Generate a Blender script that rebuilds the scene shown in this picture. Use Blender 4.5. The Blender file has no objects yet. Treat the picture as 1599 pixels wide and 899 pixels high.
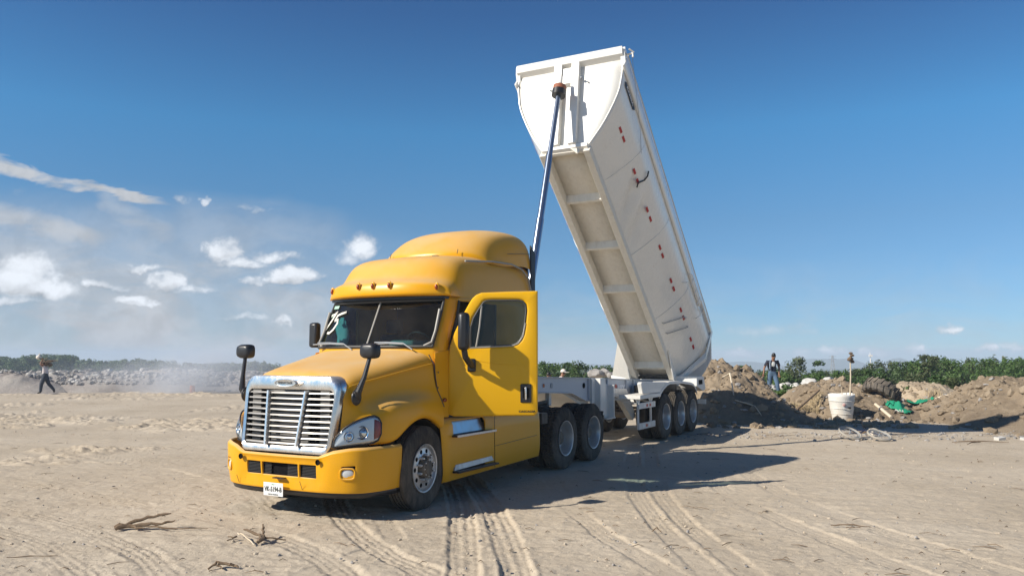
import bpy, bmesh, math, random
import numpy as np
from mathutils import Vector, Matrix, Quaternion
R=math.radians
rng=random.Random(7)
sc=bpy.context.scene; COL=sc.collection

# ------------------------------------------------------------------ camera, sky, sun, exposure
cam=bpy.data.cameras.new('camera'); camo=bpy.data.objects.new('camera',cam); COL.objects.link(camo)
camo.location=(0,0,1.92); camo.rotation_euler=(R(90+4.824),0,0)
cam.sensor_width=36; cam.lens=1250/1599*36; cam.clip_start=.1; cam.clip_end=9000
sc.camera=camo
SUN_EL=33.5; SAZ=23.5
Lv=Vector((math.cos(R(SAZ))*math.cos(R(SUN_EL)),math.sin(R(SAZ))*math.cos(R(SUN_EL)),-math.sin(R(SUN_EL))))
sl=bpy.data.lights.new('sun','SUN'); sl.energy=5.0; sl.angle=R(.55); sl.color=(1,.93,.82)
so=bpy.data.objects.new('sun',sl); COL.objects.link(so); so.rotation_euler=Lv.to_track_quat('-Z','Y').to_euler(); so.location=(0,0,60)
vs=sc.view_settings; vs.view_transform='Standard'; vs.look='None'; vs.exposure=0.33; vs.gamma=1; vs.use_curve_mapping=False
sc.cycles.max_bounces=6; sc.cycles.volume_bounces=1; sc.cycles.transparent_max_bounces=12
sc.cycles.use_denoising=True

def build_world():
    w=bpy.data.worlds.new('World'); sc.world=w; w.use_nodes=True
    nt=w.node_tree; N=nt.nodes; L=nt.links; N.clear()
    def nd(t,**k):
        n=N.new(t)
        for a,v in k.items(): setattr(n,a,v)
        return n
    def mth(op,a,b=None,c=None,clamp=False):
        n=nd('ShaderNodeMath',operation=op,use_clamp=clamp)
        for i,v in enumerate((a,b,c)):
            if v is None: continue
            if isinstance(v,(int,float)): n.inputs[i].default_value=v
            else: L.new(v,n.inputs[i])
        return n.outputs[0]
    def sstep(x,a,b):
        n=nd('ShaderNodeMapRange',interpolation_type='SMOOTHSTEP'); L.new(x,n.inputs[0]) if not isinstance(x,float) else None
        n.inputs[1].default_value=a; n.inputs[2].default_value=b; n.inputs[3].default_value=0; n.inputs[4].default_value=1
        return n.outputs[0]
    out=nd('ShaderNodeOutputWorld'); bg=nd('ShaderNodeBackground'); bg.inputs[1].default_value=.058
    L.new(bg.outputs[0],out.inputs[0])
    tc=nd('ShaderNodeTexCoord')
    add=nd('ShaderNodeVectorMath',operation='ADD'); L.new(tc.outputs['Generated'],add.inputs[0]); add.inputs[1].default_value=(0,0,.026)
    nm=nd('ShaderNodeVectorMath',operation='NORMALIZE'); L.new(add.outputs[0],nm.inputs[0])
    sky=nd('ShaderNodeTexSky'); sky.sky_type='NISHITA'; sky.sun_disc=False
    sky.sun_elevation=R(SUN_EL); sky.sun_rotation=math.atan2(-Lv.x,-Lv.y)
    sky.altitude=1200; sky.air_density=1.15; sky.dust_density=.55; sky.ozone_density=3.2
    L.new(nm.outputs[0],sky.inputs[0])
    hs=nd('ShaderNodeMix',data_type='RGBA',blend_type='MULTIPLY'); hs.inputs[0].default_value=1; L.new(sky.outputs[0],hs.inputs[6]); HS=hs.inputs[7]
    sep=nd('ShaderNodeSeparateXYZ'); L.new(tc.outputs['Generated'],sep.inputs[0])
    yy=mth('MAXIMUM',sep.outputs[1],.02)
    gx=mth('DIVIDE',sep.outputs[0],yy); gz=mth('DIVIDE',sep.outputs[2],yy)
    front=sstep(sep.outputs[1],.1,.4)
    el=nd('ShaderNodeMapRange'); L.new(sep.outputs[2],el.inputs[0]); el.inputs[1].default_value=0; el.inputs[2].default_value=1.0
    cr=nd('ShaderNodeValToRGB'); L.new(el.outputs[0],cr.inputs[0]); ee=cr.color_ramp.elements; ee.new(.3); ee.new(.55); ee.new(.7)
    for i,(p_,c_) in enumerate([(.015,(.76,1.02,1.36)),(.16,(.79,1.13,1.34)),(.27,(.66,1.34,1.62)),(.40,(.52,.92,1.28)),(.75,(.34,.50,.72))]): ee[i].position=p_; ee[i].color=tuple(x/1.7 for x in c_)+(1,)
    sc2=nd('ShaderNodeVectorMath',operation='SCALE'); L.new(cr.outputs[0],sc2.inputs[0]); sc2.inputs[3].default_value=1.7*1.08; L.new(sc2.outputs[0],HS)
    comb=nd('ShaderNodeCombineXYZ'); L.new(gx,comb.inputs[0]); L.new(gz,comb.inputs[1])
    def noise(scale,det,rough,vec,dist=0,sx=1,sy=1,off=(0,0,0)):
        m=nd('ShaderNodeMapping'); m.inputs['Scale'].default_value=(sx,sy,1); m.inputs['Location'].default_value=off; L.new(vec,m.inputs[0])
        n=nd('ShaderNodeTexNoise'); n.inputs['Scale'].default_value=scale; n.inputs['Detail'].default_value=det; n.inputs['Roughness'].default_value=rough; n.inputs['Distortion'].default_value=dist
        L.new(m.outputs[0],n.inputs['Vector']); return n.outputs['Fac']
    n1=noise(22,8,.58,comb.outputs[0],.3,1,1.25); n2=noise(7,6,.6,comb.outputs[0],.6,1,2.5,(3,1,0)); n3=noise(60,5,.6,comb.outputs[0],.2,1,1.1,(1,7,0))
    P=R(4.824)
    def g(px,py):
        b=-(py-449.5)/1250; d=(math.cos(P)-b*math.sin(P)); return ((px-799.5)/1250/d,(math.sin(P)+b*math.cos(P))/d)
    # cumulus: (centre direction, half sizes, strength)
    tot=None; shade=None
    CL=[(38,436,46,34,1.25),(85,455,40,14,.8),(15,470,50,9,.7),(225,419,22,7,.75),(258,442,28,14,1.1),(300,455,30,8,.6),(160,446,26,8,.85),(190,452,20,6,.6),(208,471,32,7,.95),
        (352,395,26,20,1.0),(380,412,36,9,.85),(430,402,40,9,.75),(455,432,44,14,1.2),(398,440,20,7,.7),(568,386,30,22,.85),(545,400,30,14,.4),(441,503,16,6,.8),
        (378,497,38,7,.5),(322,313,9,7,.55),(283,310,14,5,.5),(384,322,20,4,.4),(408,327,10,4,.45),(30,300,14,4,.3),
        (1210,516,75,12,.35),(1340,528,26,5,.35),(1480,516,22,4,.75),(1300,548,26,6,.7),(1357,551,15,7,.8),(1378,549,20,6,.75),(1425,546,30,5,.6),(1440,545,12,5,.7),(1540,546,22,6,.8),(1585,541,26,6,.55),(1160,554,26,5,.8),(1250,552,14,5,.6),(870,500,40,12,.3)]
    wn=nd('ShaderNodeTexNoise'); wn.inputs['Scale'].default_value=26; wn.inputs['Detail'].default_value=6; wn.inputs['Roughness'].default_value=.62; L.new(comb.outputs[0],wn.inputs['Vector'])
    ws=nd('ShaderNodeSeparateXYZ'); L.new(wn.outputs['Color'],ws.inputs[0])
    wx=mth('ADD',gx,mth('MULTIPLY',mth('SUBTRACT',ws.outputs[0],.5),.06)); wz=mth('ADD',gz,mth('MULTIPLY',mth('SUBTRACT',ws.outputs[1],.5),.030))
    for (px,py,rx,ry,s) in CL:
        cx,cz=g(px,py); rx/=1250; ry/=1250; ry=max(ry,.0060); s*=1.12
        dx=mth('DIVIDE',mth('SUBTRACT',wx,cx),rx*1.35)
        dz=mth('SUBTRACT',wz,cz)
        # flat base, rounded top
        up=mth('DIVIDE',mth('MAXIMUM',dz,0),ry*1.5); dn=mth('DIVIDE',mth('MINIMUM',dz,0),ry*1.0)
        d2=mth('ADD',mth('MULTIPLY',dx,dx),mth('ADD',mth('MULTIPLY',up,up),mth('MULTIPLY',dn,dn)))
        m=mth('MULTIPLY',mth('SUBTRACT',1,d2,clamp=True),s)
        tot=m if tot is None else mth('MAXIMUM',tot,m)
        sh=mth('MULTIPLY',m,mth('DIVIDE',mth('MULTIPLY',dz,-1),ry,clamp=False))
        shade=sh if shade is None else mth('ADD',shade,sh)
    nn=mth('ADD',mth('MULTIPLY',n1,.8),mth('MULTIPLY',n3,.32))
    dens=mth('MULTIPLY',tot,mth('ADD',.55,mth('MULTIPLY',nn,1.2)))
    dens=mth('ADD',dens,mth('MULTIPLY',mth('SUBTRACT',nn,.56),mth('MULTIPLY',sstep(tot,.0,.12),1.6)))
    cum=sstep(dens,.10,1.25)
    # cirrus streak running down to the right
    def streak(x0,y0,x1,y1,w0,w1,s,nse):
        a=g(x0,y0); b=g(x1,y1); ux,uz=b[0]-a[0],b[1]-a[1]; l=math.hypot(ux,uz); ux/=l; uz/=l
        rx=mth('SUBTRACT',gx,a[0]); rz=mth('SUBTRACT',gz,a[1])
        al=mth('DIVIDE',mth('ADD',mth('MULTIPLY',rx,ux),mth('MULTIPLY',rz,uz)),l)
        ac=mth('ADD',mth('MULTIPLY',rx,-uz),mth('MULTIPLY',rz,ux))
        ac=mth('ADD',ac,mth('MULTIPLY',mth('SUBTRACT',nse,.5),.05))
        wid=mth('MAXIMUM',mth('ADD',w0/1250,mth('MULTIPLY',al,(w1-w0)/1250)),.0008)
        q=mth('DIVIDE',ac,wid); q=mth('SUBTRACT',1,mth('MULTIPLY',q,q),clamp=True)
        e=mth('MULTIPLY',sstep(al,-.05,.1),mth('SUBTRACT',1,sstep(al,.8,1.0)))
        return mth('MULTIPLY',mth('MULTIPLY',q,e),s)
    ns=noise(16,6,.6,comb.outputs[0],.2,.7,2.2,(5,2,0))
    st=streak(-60,250,275,322,17,5,1.25,n2)
    st=mth('MAXIMUM',st,streak(150,300,280,375,14,20,.42,n2))
    st=mth('MAXIMUM',st,streak(-60,330,180,376,40,14,.85,n2))
    st=mth('MAXIMUM',st,streak(270,335,560,360,40,40,.2,n2))
    st=mth('MAXIMUM',st,streak(-80,380,150,440,50,60,.55,n2))
    st=mth('MULTIPLY',st,sstep(ns,.20,.58))
    # veil low on the left, thin bands towards the horizon
    bx,bz=g(60,500)
    vd=mth('ADD',mth('POWER',mth('DIVIDE',mth('SUBTRACT',gx,bx),.52),2),mth('POWER',mth('DIVIDE',mth('SUBTRACT',gz,bz+.01),.145),2))
    veil=mth('MULTIPLY',mth('SUBTRACT',1,sstep(vd,.0,1.4)),mth('ADD',.50,mth('MULTIPLY',sstep(n2,.3,.75),.34)))
    low=mth('MULTIPLY',mth('SUBTRACT',1,sstep(gz,-.02,.17)),mth('MULTIPLY',sstep(n2,.38,.72),.42))
    veil=mth('ADD',veil,low,clamp=True)
    a=mth('SUBTRACT',1,mth('MULTIPLY',mth('SUBTRACT',1,cum,clamp=True),mth('MULTIPLY',mth('SUBTRACT',1,st,clamp=True),mth('SUBTRACT',1,veil,clamp=True))),clamp=True)
    a=mth('MULTIPLY',a,front)
    # grey undersides for thick clouds
    g1=mth('MULTIPLY',sstep(shade,-.1,.75),.30)
    g2=mth('MULTIPLY',mth('SUBTRACT',1,sstep(n1,.38,.62)),.14)
    val=mth('SUBTRACT',1,mth('ADD',g1,g2))
    val=mth('MULTIPLY',val,mth('ADD',.70,mth('MULTIPLY',cum,.40)))
    cc=nd('ShaderNodeMix',data_type='RGBA',blend_type='MULTIPLY'); cc.inputs[0].default_value=1
    cc.inputs[6].default_value=(11.2,11.9,12.9,1)
    cb=nd('ShaderNodeCombineXYZ')
    for i in range(3): L.new(val,cb.inputs[i])
    L.new(cb.outputs[0],cc.inputs[7])
    mx=nd('ShaderNodeMix',data_type='RGBA'); L.new(a,mx.inputs[0]); L.new(hs.outputs[2],mx.inputs[6]); L.new(cc.outputs[2],mx.inputs[7])
    L.new(mx.outputs[2],bg.inputs[0])
build_world()

# ------------------------------------------------------------------ materials
MATS={}
def nodes(m):
    nt=m.node_tree; return nt.nodes,nt.links,nt.nodes['Principled BSDF']
def mat(name,col,rough=.5,metal=0,coat=0,spec=.5,emit=None):
    m=bpy.data.materials.new(name); m.use_nodes=True; N,L,b=nodes(m)
    b.inputs['Base Color'].default_value=(*col,1); b.inputs['Roughness'].default_value=rough; b.inputs['Metallic'].default_value=metal
    b.inputs['Coat Weight'].default_value=coat; b.inputs['Specular IOR Level'].default_value=spec
    MATS[name]=m; return m
def tex_noise(N,L,scale,detail=5,rough=.6,space='Object',off=(0,0,0),stretch=(1,1,1)):
    tc=N.new('ShaderNodeTexCoord'); mp=N.new('ShaderNodeMapping'); mp.inputs['Location'].default_value=off; mp.inputs['Scale'].default_value=stretch
    L.new(tc.outputs[space],mp.inputs[0]); n=N.new('ShaderNodeTexNoise'); n.inputs['Scale'].default_value=scale; n.inputs['Detail'].default_value=detail; n.inputs['Roughness'].default_value=rough
    L.new(mp.outputs[0],n.inputs['Vector']); return n.outputs['Fac']
def ramp(N,L,fac,stops):
    r=N.new('ShaderNodeValToRGB'); L.new(fac,r.inputs[0]); e=r.color_ramp.elements
    while len(e)<len(stops): e.new(.5)
    for i,(p,c) in enumerate(stops): e[i].position=p; e[i].color=(*c,1) if len(c)==3 else c
    return r.outputs[0]
def mixc(N,L,f,a,b,mode='MIX'):
    m=N.new('ShaderNodeMix'); m.data_type='RGBA'; m.blend_type=mode
    for s,v in ((0,f),(6,a),(7,b)):
        if isinstance(v,(int,float)): m.inputs[s].default_value=v
        elif isinstance(v,tuple): m.inputs[s].default_value=(*v,1)
        else: L.new(v,m.inputs[s])
    return m.outputs[2]
def mrange(N,L,x,a,b,c=0,d=1):
    m=N.new('ShaderNodeMapRange'); L.new(x,m.inputs[0]); m.inputs[1].default_value=a; m.inputs[2].default_value=b; m.inputs[3].default_value=c; m.inputs[4].default_value=d; return m.outputs[0]
def mul(N,L,a,b):
    m=N.new('ShaderNodeMath'); m.operation='MULTIPLY'
    for i,v in enumerate((a,b)):
        if isinstance(v,(int,float)): m.inputs[i].default_value=v
        else: L.new(v,m.inputs[i])
    return m.outputs[0]
def bump(N,L,b,h,strength,dist):
    bp=N.new('ShaderNodeBump'); bp.inputs['Strength'].default_value=strength; bp.inputs['Distance'].default_value=dist; L.new(h,bp.inputs['Height']); L.new(bp.outputs[0],b.inputs['Normal']); return bp
def dusty(name,col,rough,dust=(.50,.40,.28),top=.75,low=.55,metal=0,coat=0,spec=.5,speck=.1,rust=0):
    """paint under road dust: settled on upward faces, splashed near the ground, thin film elsewhere"""
    m=mat(name,col,rough,metal,coat,spec); N,L,b=nodes(m)
    geo=N.new('ShaderNodeNewGeometry'); sp=N.new('ShaderNodeSeparateXYZ'); L.new(geo.outputs['Normal'],sp.inputs[0]); sq=N.new('ShaderNodeSeparateXYZ'); L.new(geo.outputs['Position'],sq.inputs[0])
    n=tex_noise(N,L,1.7,7,.62); nf=tex_noise(N,L,11,6,.72,off=(3,4,5),stretch=(1,1,.3))
    up=mul(N,L,mrange(N,L,sp.outputs[2],.35,.97),mrange(N,L,n,.30,.62,.45,1)); up=mul(N,L,up,top)
    lo=mul(N,L,mrange(N,L,sq.outputs[2],1.15,.2),mrange(N,L,n,.35,.65,.3,1)); lo=mul(N,L,lo,low)
    th=mul(N,L,mrange(N,L,nf,.45,.75),speck)
    mx=N.new('ShaderNodeMath'); mx.operation='MAXIMUM'; L.new(up,mx.inputs[0]); L.new(lo,mx.inputs[1])
    ad=N.new('ShaderNodeMath'); ad.operation='ADD'; ad.use_clamp=True; L.new(mx.outputs[0],ad.inputs[0]); L.new(th,ad.inputs[1])
    cc_=mixc(N,L,ad.outputs[0],col,dust)
    if rust:
        rn=tex_noise(N,L,3.1,8,.7,off=(7,1,3)); rf=tex_noise(N,L,19,5,.7,off=(1,9,2),stretch=(1,.35,1))
        cc_=mixc(N,L,mul(N,L,mrange(N,L,rn,.60,.76),mrange(N,L,rf,.48,.66,0,rust)),cc_,(.30,.17,.09))
    L.new(cc_,b.inputs['Base Color'])
    L.new(mrange(N,L,ad.outputs[0],0,1,rough,.9),b.inputs['Roughness'])
    if metal: L.new(mrange(N,L,ad.outputs[0],0,1,metal,0),b.inputs['Metallic'])
    if coat: L.new(mrange(N,L,ad.outputs[0],0,.6,coat,0),b.inputs['Coat Weight'])
    bump(N,L,b,tex_noise(N,L,2.2,2,.5,off=(9,1,2)),.12,.02)
    return m
YEL=dusty('yellow_paint',(.74,.352,.001),.36,dust=(.60,.48,.32),coat=.08,spec=.35,top=.62,low=.04,speck=.03)
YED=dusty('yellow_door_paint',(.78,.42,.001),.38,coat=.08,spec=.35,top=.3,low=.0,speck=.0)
WHT=dusty('white_paint',(.74,.73,.69),.42,top=.25,low=.35,coat=.15,speck=.2,rust=.4)
CHR=dusty('chrome',(.80,.78,.75),.22,metal=1,top=.35,low=.25,speck=.22)
BARM=dusty('grille_bar_metal',(.30,.295,.285),.35,metal=.4,top=.3,low=.25,speck=.15)
FRM=dusty('frame_paint',(.50,.52,.55),.45,dust=(.46,.41,.34),top=.45,low=.3,speck=.1)
ALU=dusty('polished_aluminium',(.62,.64,.66),.28,metal=1,top=.3,low=.45,speck=.35)
TYR=dusty('tyre_rubber',(.022,.022,.023),.85,dust=(.28,.23,.17),top=.25,low=.42,speck=.3,spec=.25)
BLK=mat('black_plastic',(.018,.018,.02),.38)
BLKM=dusty('black_chassis',(.015,.015,.016),.6,top=.5,low=.5,speck=.2)
DRK=mat('dark_void',(.006,.006,.007),.9,spec=.1)
RUB=mat('window_rubber',(.05,.05,.048),.6)
GRYT=mat('grey_window_trim',(.36,.34,.30),.45)
RADM=mat('radiator_core',(.20,.19,.175),.6,.2)
MESHM=mat('bumper_mesh',(.03,.03,.03),.7)
AMB=mat('amber_lens',(.30,.055,.008),.25,spec=.6)
RED=mat('red_reflector',(.42,.012,.016),.3)
WREF=mat('white_reflector',(.75,.75,.75),.3)
PLATE=mat('plate_white',(.78,.78,.76),.4)
INK=mat('plate_ink',(.02,.025,.02),.5)
INKG=mat('plate_green',(.10,.35,.18),.5)
BLUCYL=mat('cylinder_blue_steel',(.24,.29,.38),.22,.8,coat=.3)
CYLCH=mat('cylinder_chrome',(.30,.40,.56),.12,1)
RUST=mat('rust_red_primer',(.30,.10,.05),.7)
TEAL=mat('teal_cab_trim',(.11,.22,.22),.7)
TEALC=mat('teal_cloth',(.16,.46,.48),.8)
SEAT=mat('grey_seat_cloth',(.10,.10,.10),.85)
CURT=mat('beige_curtain',(.20,.16,.11),.85)
HLB=mat('headlight_bowl',(.74,.76,.78),.25,.45)
HLP=mat('headlight_projector',(.75,.78,.82),.08,1)
HLR=mat('headlight_red_marker',(.45,.05,.05),.3)
FOGM=mat('fog_glass',(.55,.56,.55),.2,spec=.8)
WTXT=mat('white_shoe_polish',(.80,.78,.70),.7)
STK=mat('sticker_green',(.40,.62,.50),.5)
GREYD=mat('grey_panel',(.30,.32,.34),.5)
def glass(name,tint,refl=.12,rough=.02):
    m=bpy.data.materials.new(name); m.use_nodes=True; N=m.node_tree.nodes; L=m.node_tree.links; N.clear()
    o=N.new('ShaderNodeOutputMaterial'); t=N.new('ShaderNodeBsdfTransparent'); t.inputs[0].default_value=(*tint,1)
    g=N.new('ShaderNodeBsdfGlossy'); g.inputs['Roughness'].default_value=rough; g.inputs[0].default_value=(.9,.95,1,1)
    f=N.new('ShaderNodeFresnel'); f.inputs[0].default_value=1.45
    x=N.new('ShaderNodeMixShader'); L.new(f.outputs[0],x.inputs[0]); L.new(t.outputs[0],x.inputs[1]); L.new(g.outputs[0],x.inputs[2])
    d=N.new('ShaderNodeBsdfDiffuse'); d.inputs[0].default_value=(.45,.38,.28,1); x2=N.new('ShaderNodeMixShader')
    n=tex_noise(N,L,3,8,.7); L.new(mrange(N,L,n,.4,.8,.015,refl),x2.inputs[0]); L.new(x.outputs[0],x2.inputs[1]); L.new(d.outputs[0],x2.inputs[2])
    L.new(x2.outputs[0],o.inputs[0]); MATS[name]=m; return m
WSG=glass('windshield_glass',(.42,.60,.60),.05)
DRG=glass('door_glass',(.24,.32,.30),.05)
HLG=glass('headlight_lens',(.92,.94,.95),.12,.05)
# bare tub steel painted off-white with dust specks and rust
def tub():
    m=dusty('tub_white',(.80,.785,.735),.24,dust=(.52,.46,.37),top=.2,low=.2,coat=.6,speck=.20,rust=.55); return m
TUB=tub()
TUBB=dusty('tub_underside_paint',(.76,.71,.61),.5,dust=(.46,.39,.30),top=.1,low=.2,speck=.35,rust=.6)
TARP=mat('tan_tarp',(.56,.50,.41),.85)

def sand(name,c1,c2,c3,bs=.5):
    m=mat(name,c1,.95,spec=.15); N,L,b=nodes(m)
    n1=tex_noise(N,L,.35,6,.6); n2=tex_noise(N,L,5,8,.7,off=(5,1,0)); n3=tex_noise(N,L,60,4,.7); n4=tex_noise(N,L,22,3,.5,off=(2,8,1))
    c=ramp(N,L,n1,[(.30,c2),(.5,c1),(.72,c3)])
    c=mixc(N,L,mrange(N,L,n2,.35,.7,0,.55),c,ramp(N,L,n2,[(.3,c2),(.7,c3)]))
    c=mixc(N,L,mrange(N,L,n4,.66,.72,0,.55),c,tuple(x*.45 for x in c2))
    L.new(c,b.inputs['Base Color'])
    h=N.new('ShaderNodeMath'); h.operation='ADD'; L.new(mul(N,L,n2,1.0),h.inputs[0]); L.new(mul(N,L,n3,.30),h.inputs[1])
    bump(N,L,b,h.outputs[0],bs,.05)
    return m
SAND=sand('sand_ground',(.50,.422,.322),(.42,.35,.26),(.565,.49,.388))
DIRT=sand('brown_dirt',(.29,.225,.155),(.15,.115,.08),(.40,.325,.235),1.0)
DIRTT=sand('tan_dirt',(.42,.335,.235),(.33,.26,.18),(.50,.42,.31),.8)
DIRTG=sand('grey_rubble_soil',(.33,.29,.26),(.22,.21,.21),(.44,.41,.37),.9)
ROCK=sand('pale_rock',(.56,.54,.50),(.42,.41,.39),(.66,.64,.60),.5)
ROCKG=sand('grey_rock',(.33,.31,.29),(.22,.21,.20),(.42,.40,.38),.6)
WOOD=sand('dry_wood',(.20,.14,.09),(.11,.08,.055),(.32,.24,.17),.6)
WOODP=sand('pale_wood',(.62,.52,.38),(.50,.40,.28),(.70,.62,.50),.3)
def leaf(name,c1,c2,c3):
    m=bpy.data.materials.new(name); m.use_nodes=True; N,L,b=nodes(m)
    n=tex_noise(N,L,.9,3,.6); n2=tex_noise(N,L,9,2,.5)
    c=ramp(N,L,n,[(.35,c1),(.5,c2),(.66,c3)]); c=mixc(N,L,.45,c,ramp(N,L,n2,[(.4,c1),(.6,c3)]))
    L.new(c,b.inputs['Base Color']); b.inputs['Roughness'].default_value=.6
    o=N['Material Output']; tl=N.new('ShaderNodeBsdfTranslucent'); L.new(c,tl.inputs[0]); x=N.new('ShaderNodeMixShader'); x.inputs[0].default_value=.3
    L.new(b.outputs[0],x.inputs[1]); L.new(tl.outputs[0],x.inputs[2]); L.new(x.outputs[0],o.inputs[0]); MATS[name]=m; return m
LEAF=leaf('scrub_leaves',(.035,.08,.015),(.065,.135,.024),(.125,.20,.05))
LEAFD=leaf('dark_scrub_leaves',(.035,.075,.018),(.06,.115,.028),(.10,.155,.045))
LEAFO=leaf('olive_scrub_leaves',(.045,.07,.02),(.08,.11,.035),(.15,.165,.07))
BARK=mat('bark',(.14,.105,.075),.9)
HILL=mat('hill_scrub',(.07,.10,.06),.95)
SKIN=mat('skin',(.26,.13,.075),.55)
HAIR=mat('black_hair',(.012,.010,.009),.5)
NAVY=mat('navy_cloth',(.022,.027,.05),.85)
JEAN=mat('blue_jeans',(.08,.135,.21),.85)
SHOE=mat('dark_shoe',(.03,.025,.02),.6)
SHIRT=mat('pale_shirt',(.62,.56,.55),.85)
GREYP=mat('dark_trousers',(.035,.045,.065),.85)
GREENN=mat('green_net',(.012,.26,.14),.7)
DRUM=dusty('drum_white',(.70,.69,.65),.5,top=.4,low=.3,speck=.35)
BIKEM=mat('bike_frame_blue',(.05,.06,.12),.4,.4)
BIKET=mat('bike_tyre_dusty',(.36,.33,.28),.85)
ORNG=mat('orange_plastic',(.62,.16,.06),.6)
CAPM=mat('white_cap_cloth',(.72,.66,.58),.8)

# ------------------------------------------------------------------ mesh helpers
OFF={}
class MB:
    def __init__(s): s.v=[]; s.f=[]; s.mi=[]
    def add(s,vs,fs,m=0):
        o=len(s.v); s.v+= [tuple(v) for v in vs]; s.f+=[tuple(i+o for i in f) for f in fs]; s.mi+=[m]*len(fs); return s
    def box(s,c,d,rot=None,m=0):
        x,y,z=(a/2 for a in d); vs=[Vector((i*x,j*y,k*z)) for i in(-1,1) for j in(-1,1) for k in(-1,1)]
        if rot is not None: vs=[rot@v for v in vs]
        vs=[v+Vector(c) for v in vs]
        return s.add(vs,[(0,1,3,2),(4,6,7,5),(0,4,5,1),(2,3,7,6),(0,2,6,4),(1,5,7,3)],m)
    def bx(s,x0,x1,y0,y1,z0,z1,m=0): return s.box(((x0+x1)/2,(y0+y1)/2,(z0+z1)/2),(abs(x1-x0),abs(y1-y0),abs(z1-z0)),None,m)
    def tube(s,pts,r,n=10,m=0,caps=True):
        pts=[Vector(p) for p in pts]; rr=r if isinstance(r,(list,tuple)) else [r]*len(pts)
        vs=[];fs=[]; up=None
        for i,p in enumerate(pts):
            a=pts[max(i-1,0)]; b=pts[min(i+1,len(pts)-1)]; t=(b-a).normalized()
            if up is None: up=t.orthogonal().normalized()
            else: up=(up-t*up.dot(t)).normalized()
            w=t.cross(up)
            for k in range(n): an=2*math.pi*k/n; vs.append(p+(up*math.cos(an)+w*math.sin(an))*rr[i])
        for i in range(len(pts)-1):
            for k in range(n): fs.append((i*n+k,i*n+(k+1)%n,(i+1)*n+(k+1)%n,(i+1)*n+k))
        if caps: fs.append(tuple(range(n))[::-1]); fs.append(tuple((len(pts)-1)*n+k for k in range(n)))
        return s.add(vs,fs,m)
    def prism(s,poly,ax,m=0):
        """poly: list of 3d points, extruded by vector ax"""
        n=len(poly); ax=Vector(ax); a=[Vector(p) for p in poly]; b=[p+ax for p in a]
        fs=[tuple(range(n))[::-1],tuple(range(n,2*n))]+[(i,(i+1)%n,n+(i+1)%n,n+i) for i in range(n)]
        return s.add(a+b,fs,m)
    def lathe(s,prof,c=(0,0,0),n=48,axis='x',m=0,mod=None,close=False):
        vs=[];fs=[]; c=Vector(c)
        for i,(h,r) in enumerate(prof):
            for k in range(n):
                an=2*math.pi*k/n; rr=r*(1 if mod is None else mod(i,k)); a,b=rr*math.cos(an),rr*math.sin(an)
                vs.append(c+Vector({'x':(h,a,b),'y':(b,h,a),'z':(a,b,h)}[axis]))
        P=len(prof)
        for i in range(P-1 if not close else P):
            j=(i+1)%P
            for k in range(n): fs.append((i*n+k,i*n+(k+1)%n,j*n+(k+1)%n,j*n+k))
        return s.add(vs,fs,m)
    def grid(s,P,m=0,closeu=False):
        nu=len(P); nv=len(P[0]); vs=[p for r in P for p in r]
        fs=[(i*nv+j,((i+1)%nu)*nv+j,((i+1)%nu)*nv+j+1,i*nv+j+1) for i in range(nu if closeu else nu-1) for j in range(nv-1)]
        return s.add(vs,fs,m)
    def ball(s,c,r,m=0,n=10,k=7):
        rx=r if isinstance(r,(tuple,list)) else (r,r,r); c=Vector(c); vs=[];fs=[]
        for i in range(k+1):
            t=math.pi*i/k
            for j in range(n): a=2*math.pi*j/n; vs.append(c+Vector((rx[0]*math.sin(t)*math.cos(a),rx[1]*math.sin(t)*math.sin(a),rx[2]*math.cos(t))))
        for i in range(k):
            for j in range(n): fs.append((i*n+j,(i+1)*n+j,(i+1)*n+(j+1)%n,i*n+(j+1)%n))
        return s.add(vs,fs,m)
    def build(s,name,mats,parent=None,smooth=True,bevel=0,sub=0,solid=0,ang=35,weld=True,solidoff=-1):
        me=bpy.data.meshes.new(name); me.from_pydata(s.v,[],s.f)
        if not isinstance(mats,(list,tuple)): mats=[mats]
        for q in mats: me.materials.append(q)
        if len(mats)>1: me.polygons.foreach_set('material_index',s.mi)
        bm=bmesh.new(); bm.from_mesh(me)
        if weld: bmesh.ops.remove_doubles(bm,verts=bm.verts,dist=.0004)
        bmesh.ops.recalc_face_normals(bm,faces=bm.faces); bm.to_mesh(me); bm.free()
        if smooth:
            me.polygons.foreach_set('use_smooth',[True]*len(me.polygons))
            if not sub: me.set_sharp_from_angle(angle=R(ang))
        o=bpy.data.objects.new(name,me); COL.objects.link(o)
        if parent is not None:
            o.parent=parent
            if parent.name in OFF: o.location=-Vector(OFF[parent.name])
        if solid: q=o.modifiers.new('s','SOLIDIFY'); q.thickness=solid; q.offset=solidoff
        if sub: q=o.modifiers.new('u','SUBSURF'); q.levels=q.render_levels=sub
        if bevel: q=o.modifiers.new('b','BEVEL'); q.width=bevel; q.segments=2; q.limit_method='ANGLE'; q.angle_limit=R(40); q.harden_normals=False
        return o
def tag(o,label=None,cat=None,group=None,kind=None):
    if label: o['label']=label
    if cat: o['category']=cat
    if group: o['group']=group
    if kind: o['kind']=kind
    return o
def empty(name,loc,rz=0,parent=None,off=None):
    o=bpy.data.objects.new(name,None); COL.objects.link(o); o.location=loc; o.rotation_euler=(0,0,rz); o.empty_display_size=.2
    if parent is not None: o.parent=parent
    if off: OFF[o.name]=off
    return o
def bake(o,name=None):
    """apply modifiers"""
    dg=bpy.context.evaluated_depsgraph_get(); dg.update(); me=bpy.data.meshes.new_from_object(o.evaluated_get(dg)); old=o.data; o.modifiers.clear(); o.data=me; return o
def lerp(a,b,t): return a+(b-a)*t
def interp(x,xs,ys): return float(np.interp(x,xs,ys))
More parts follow.
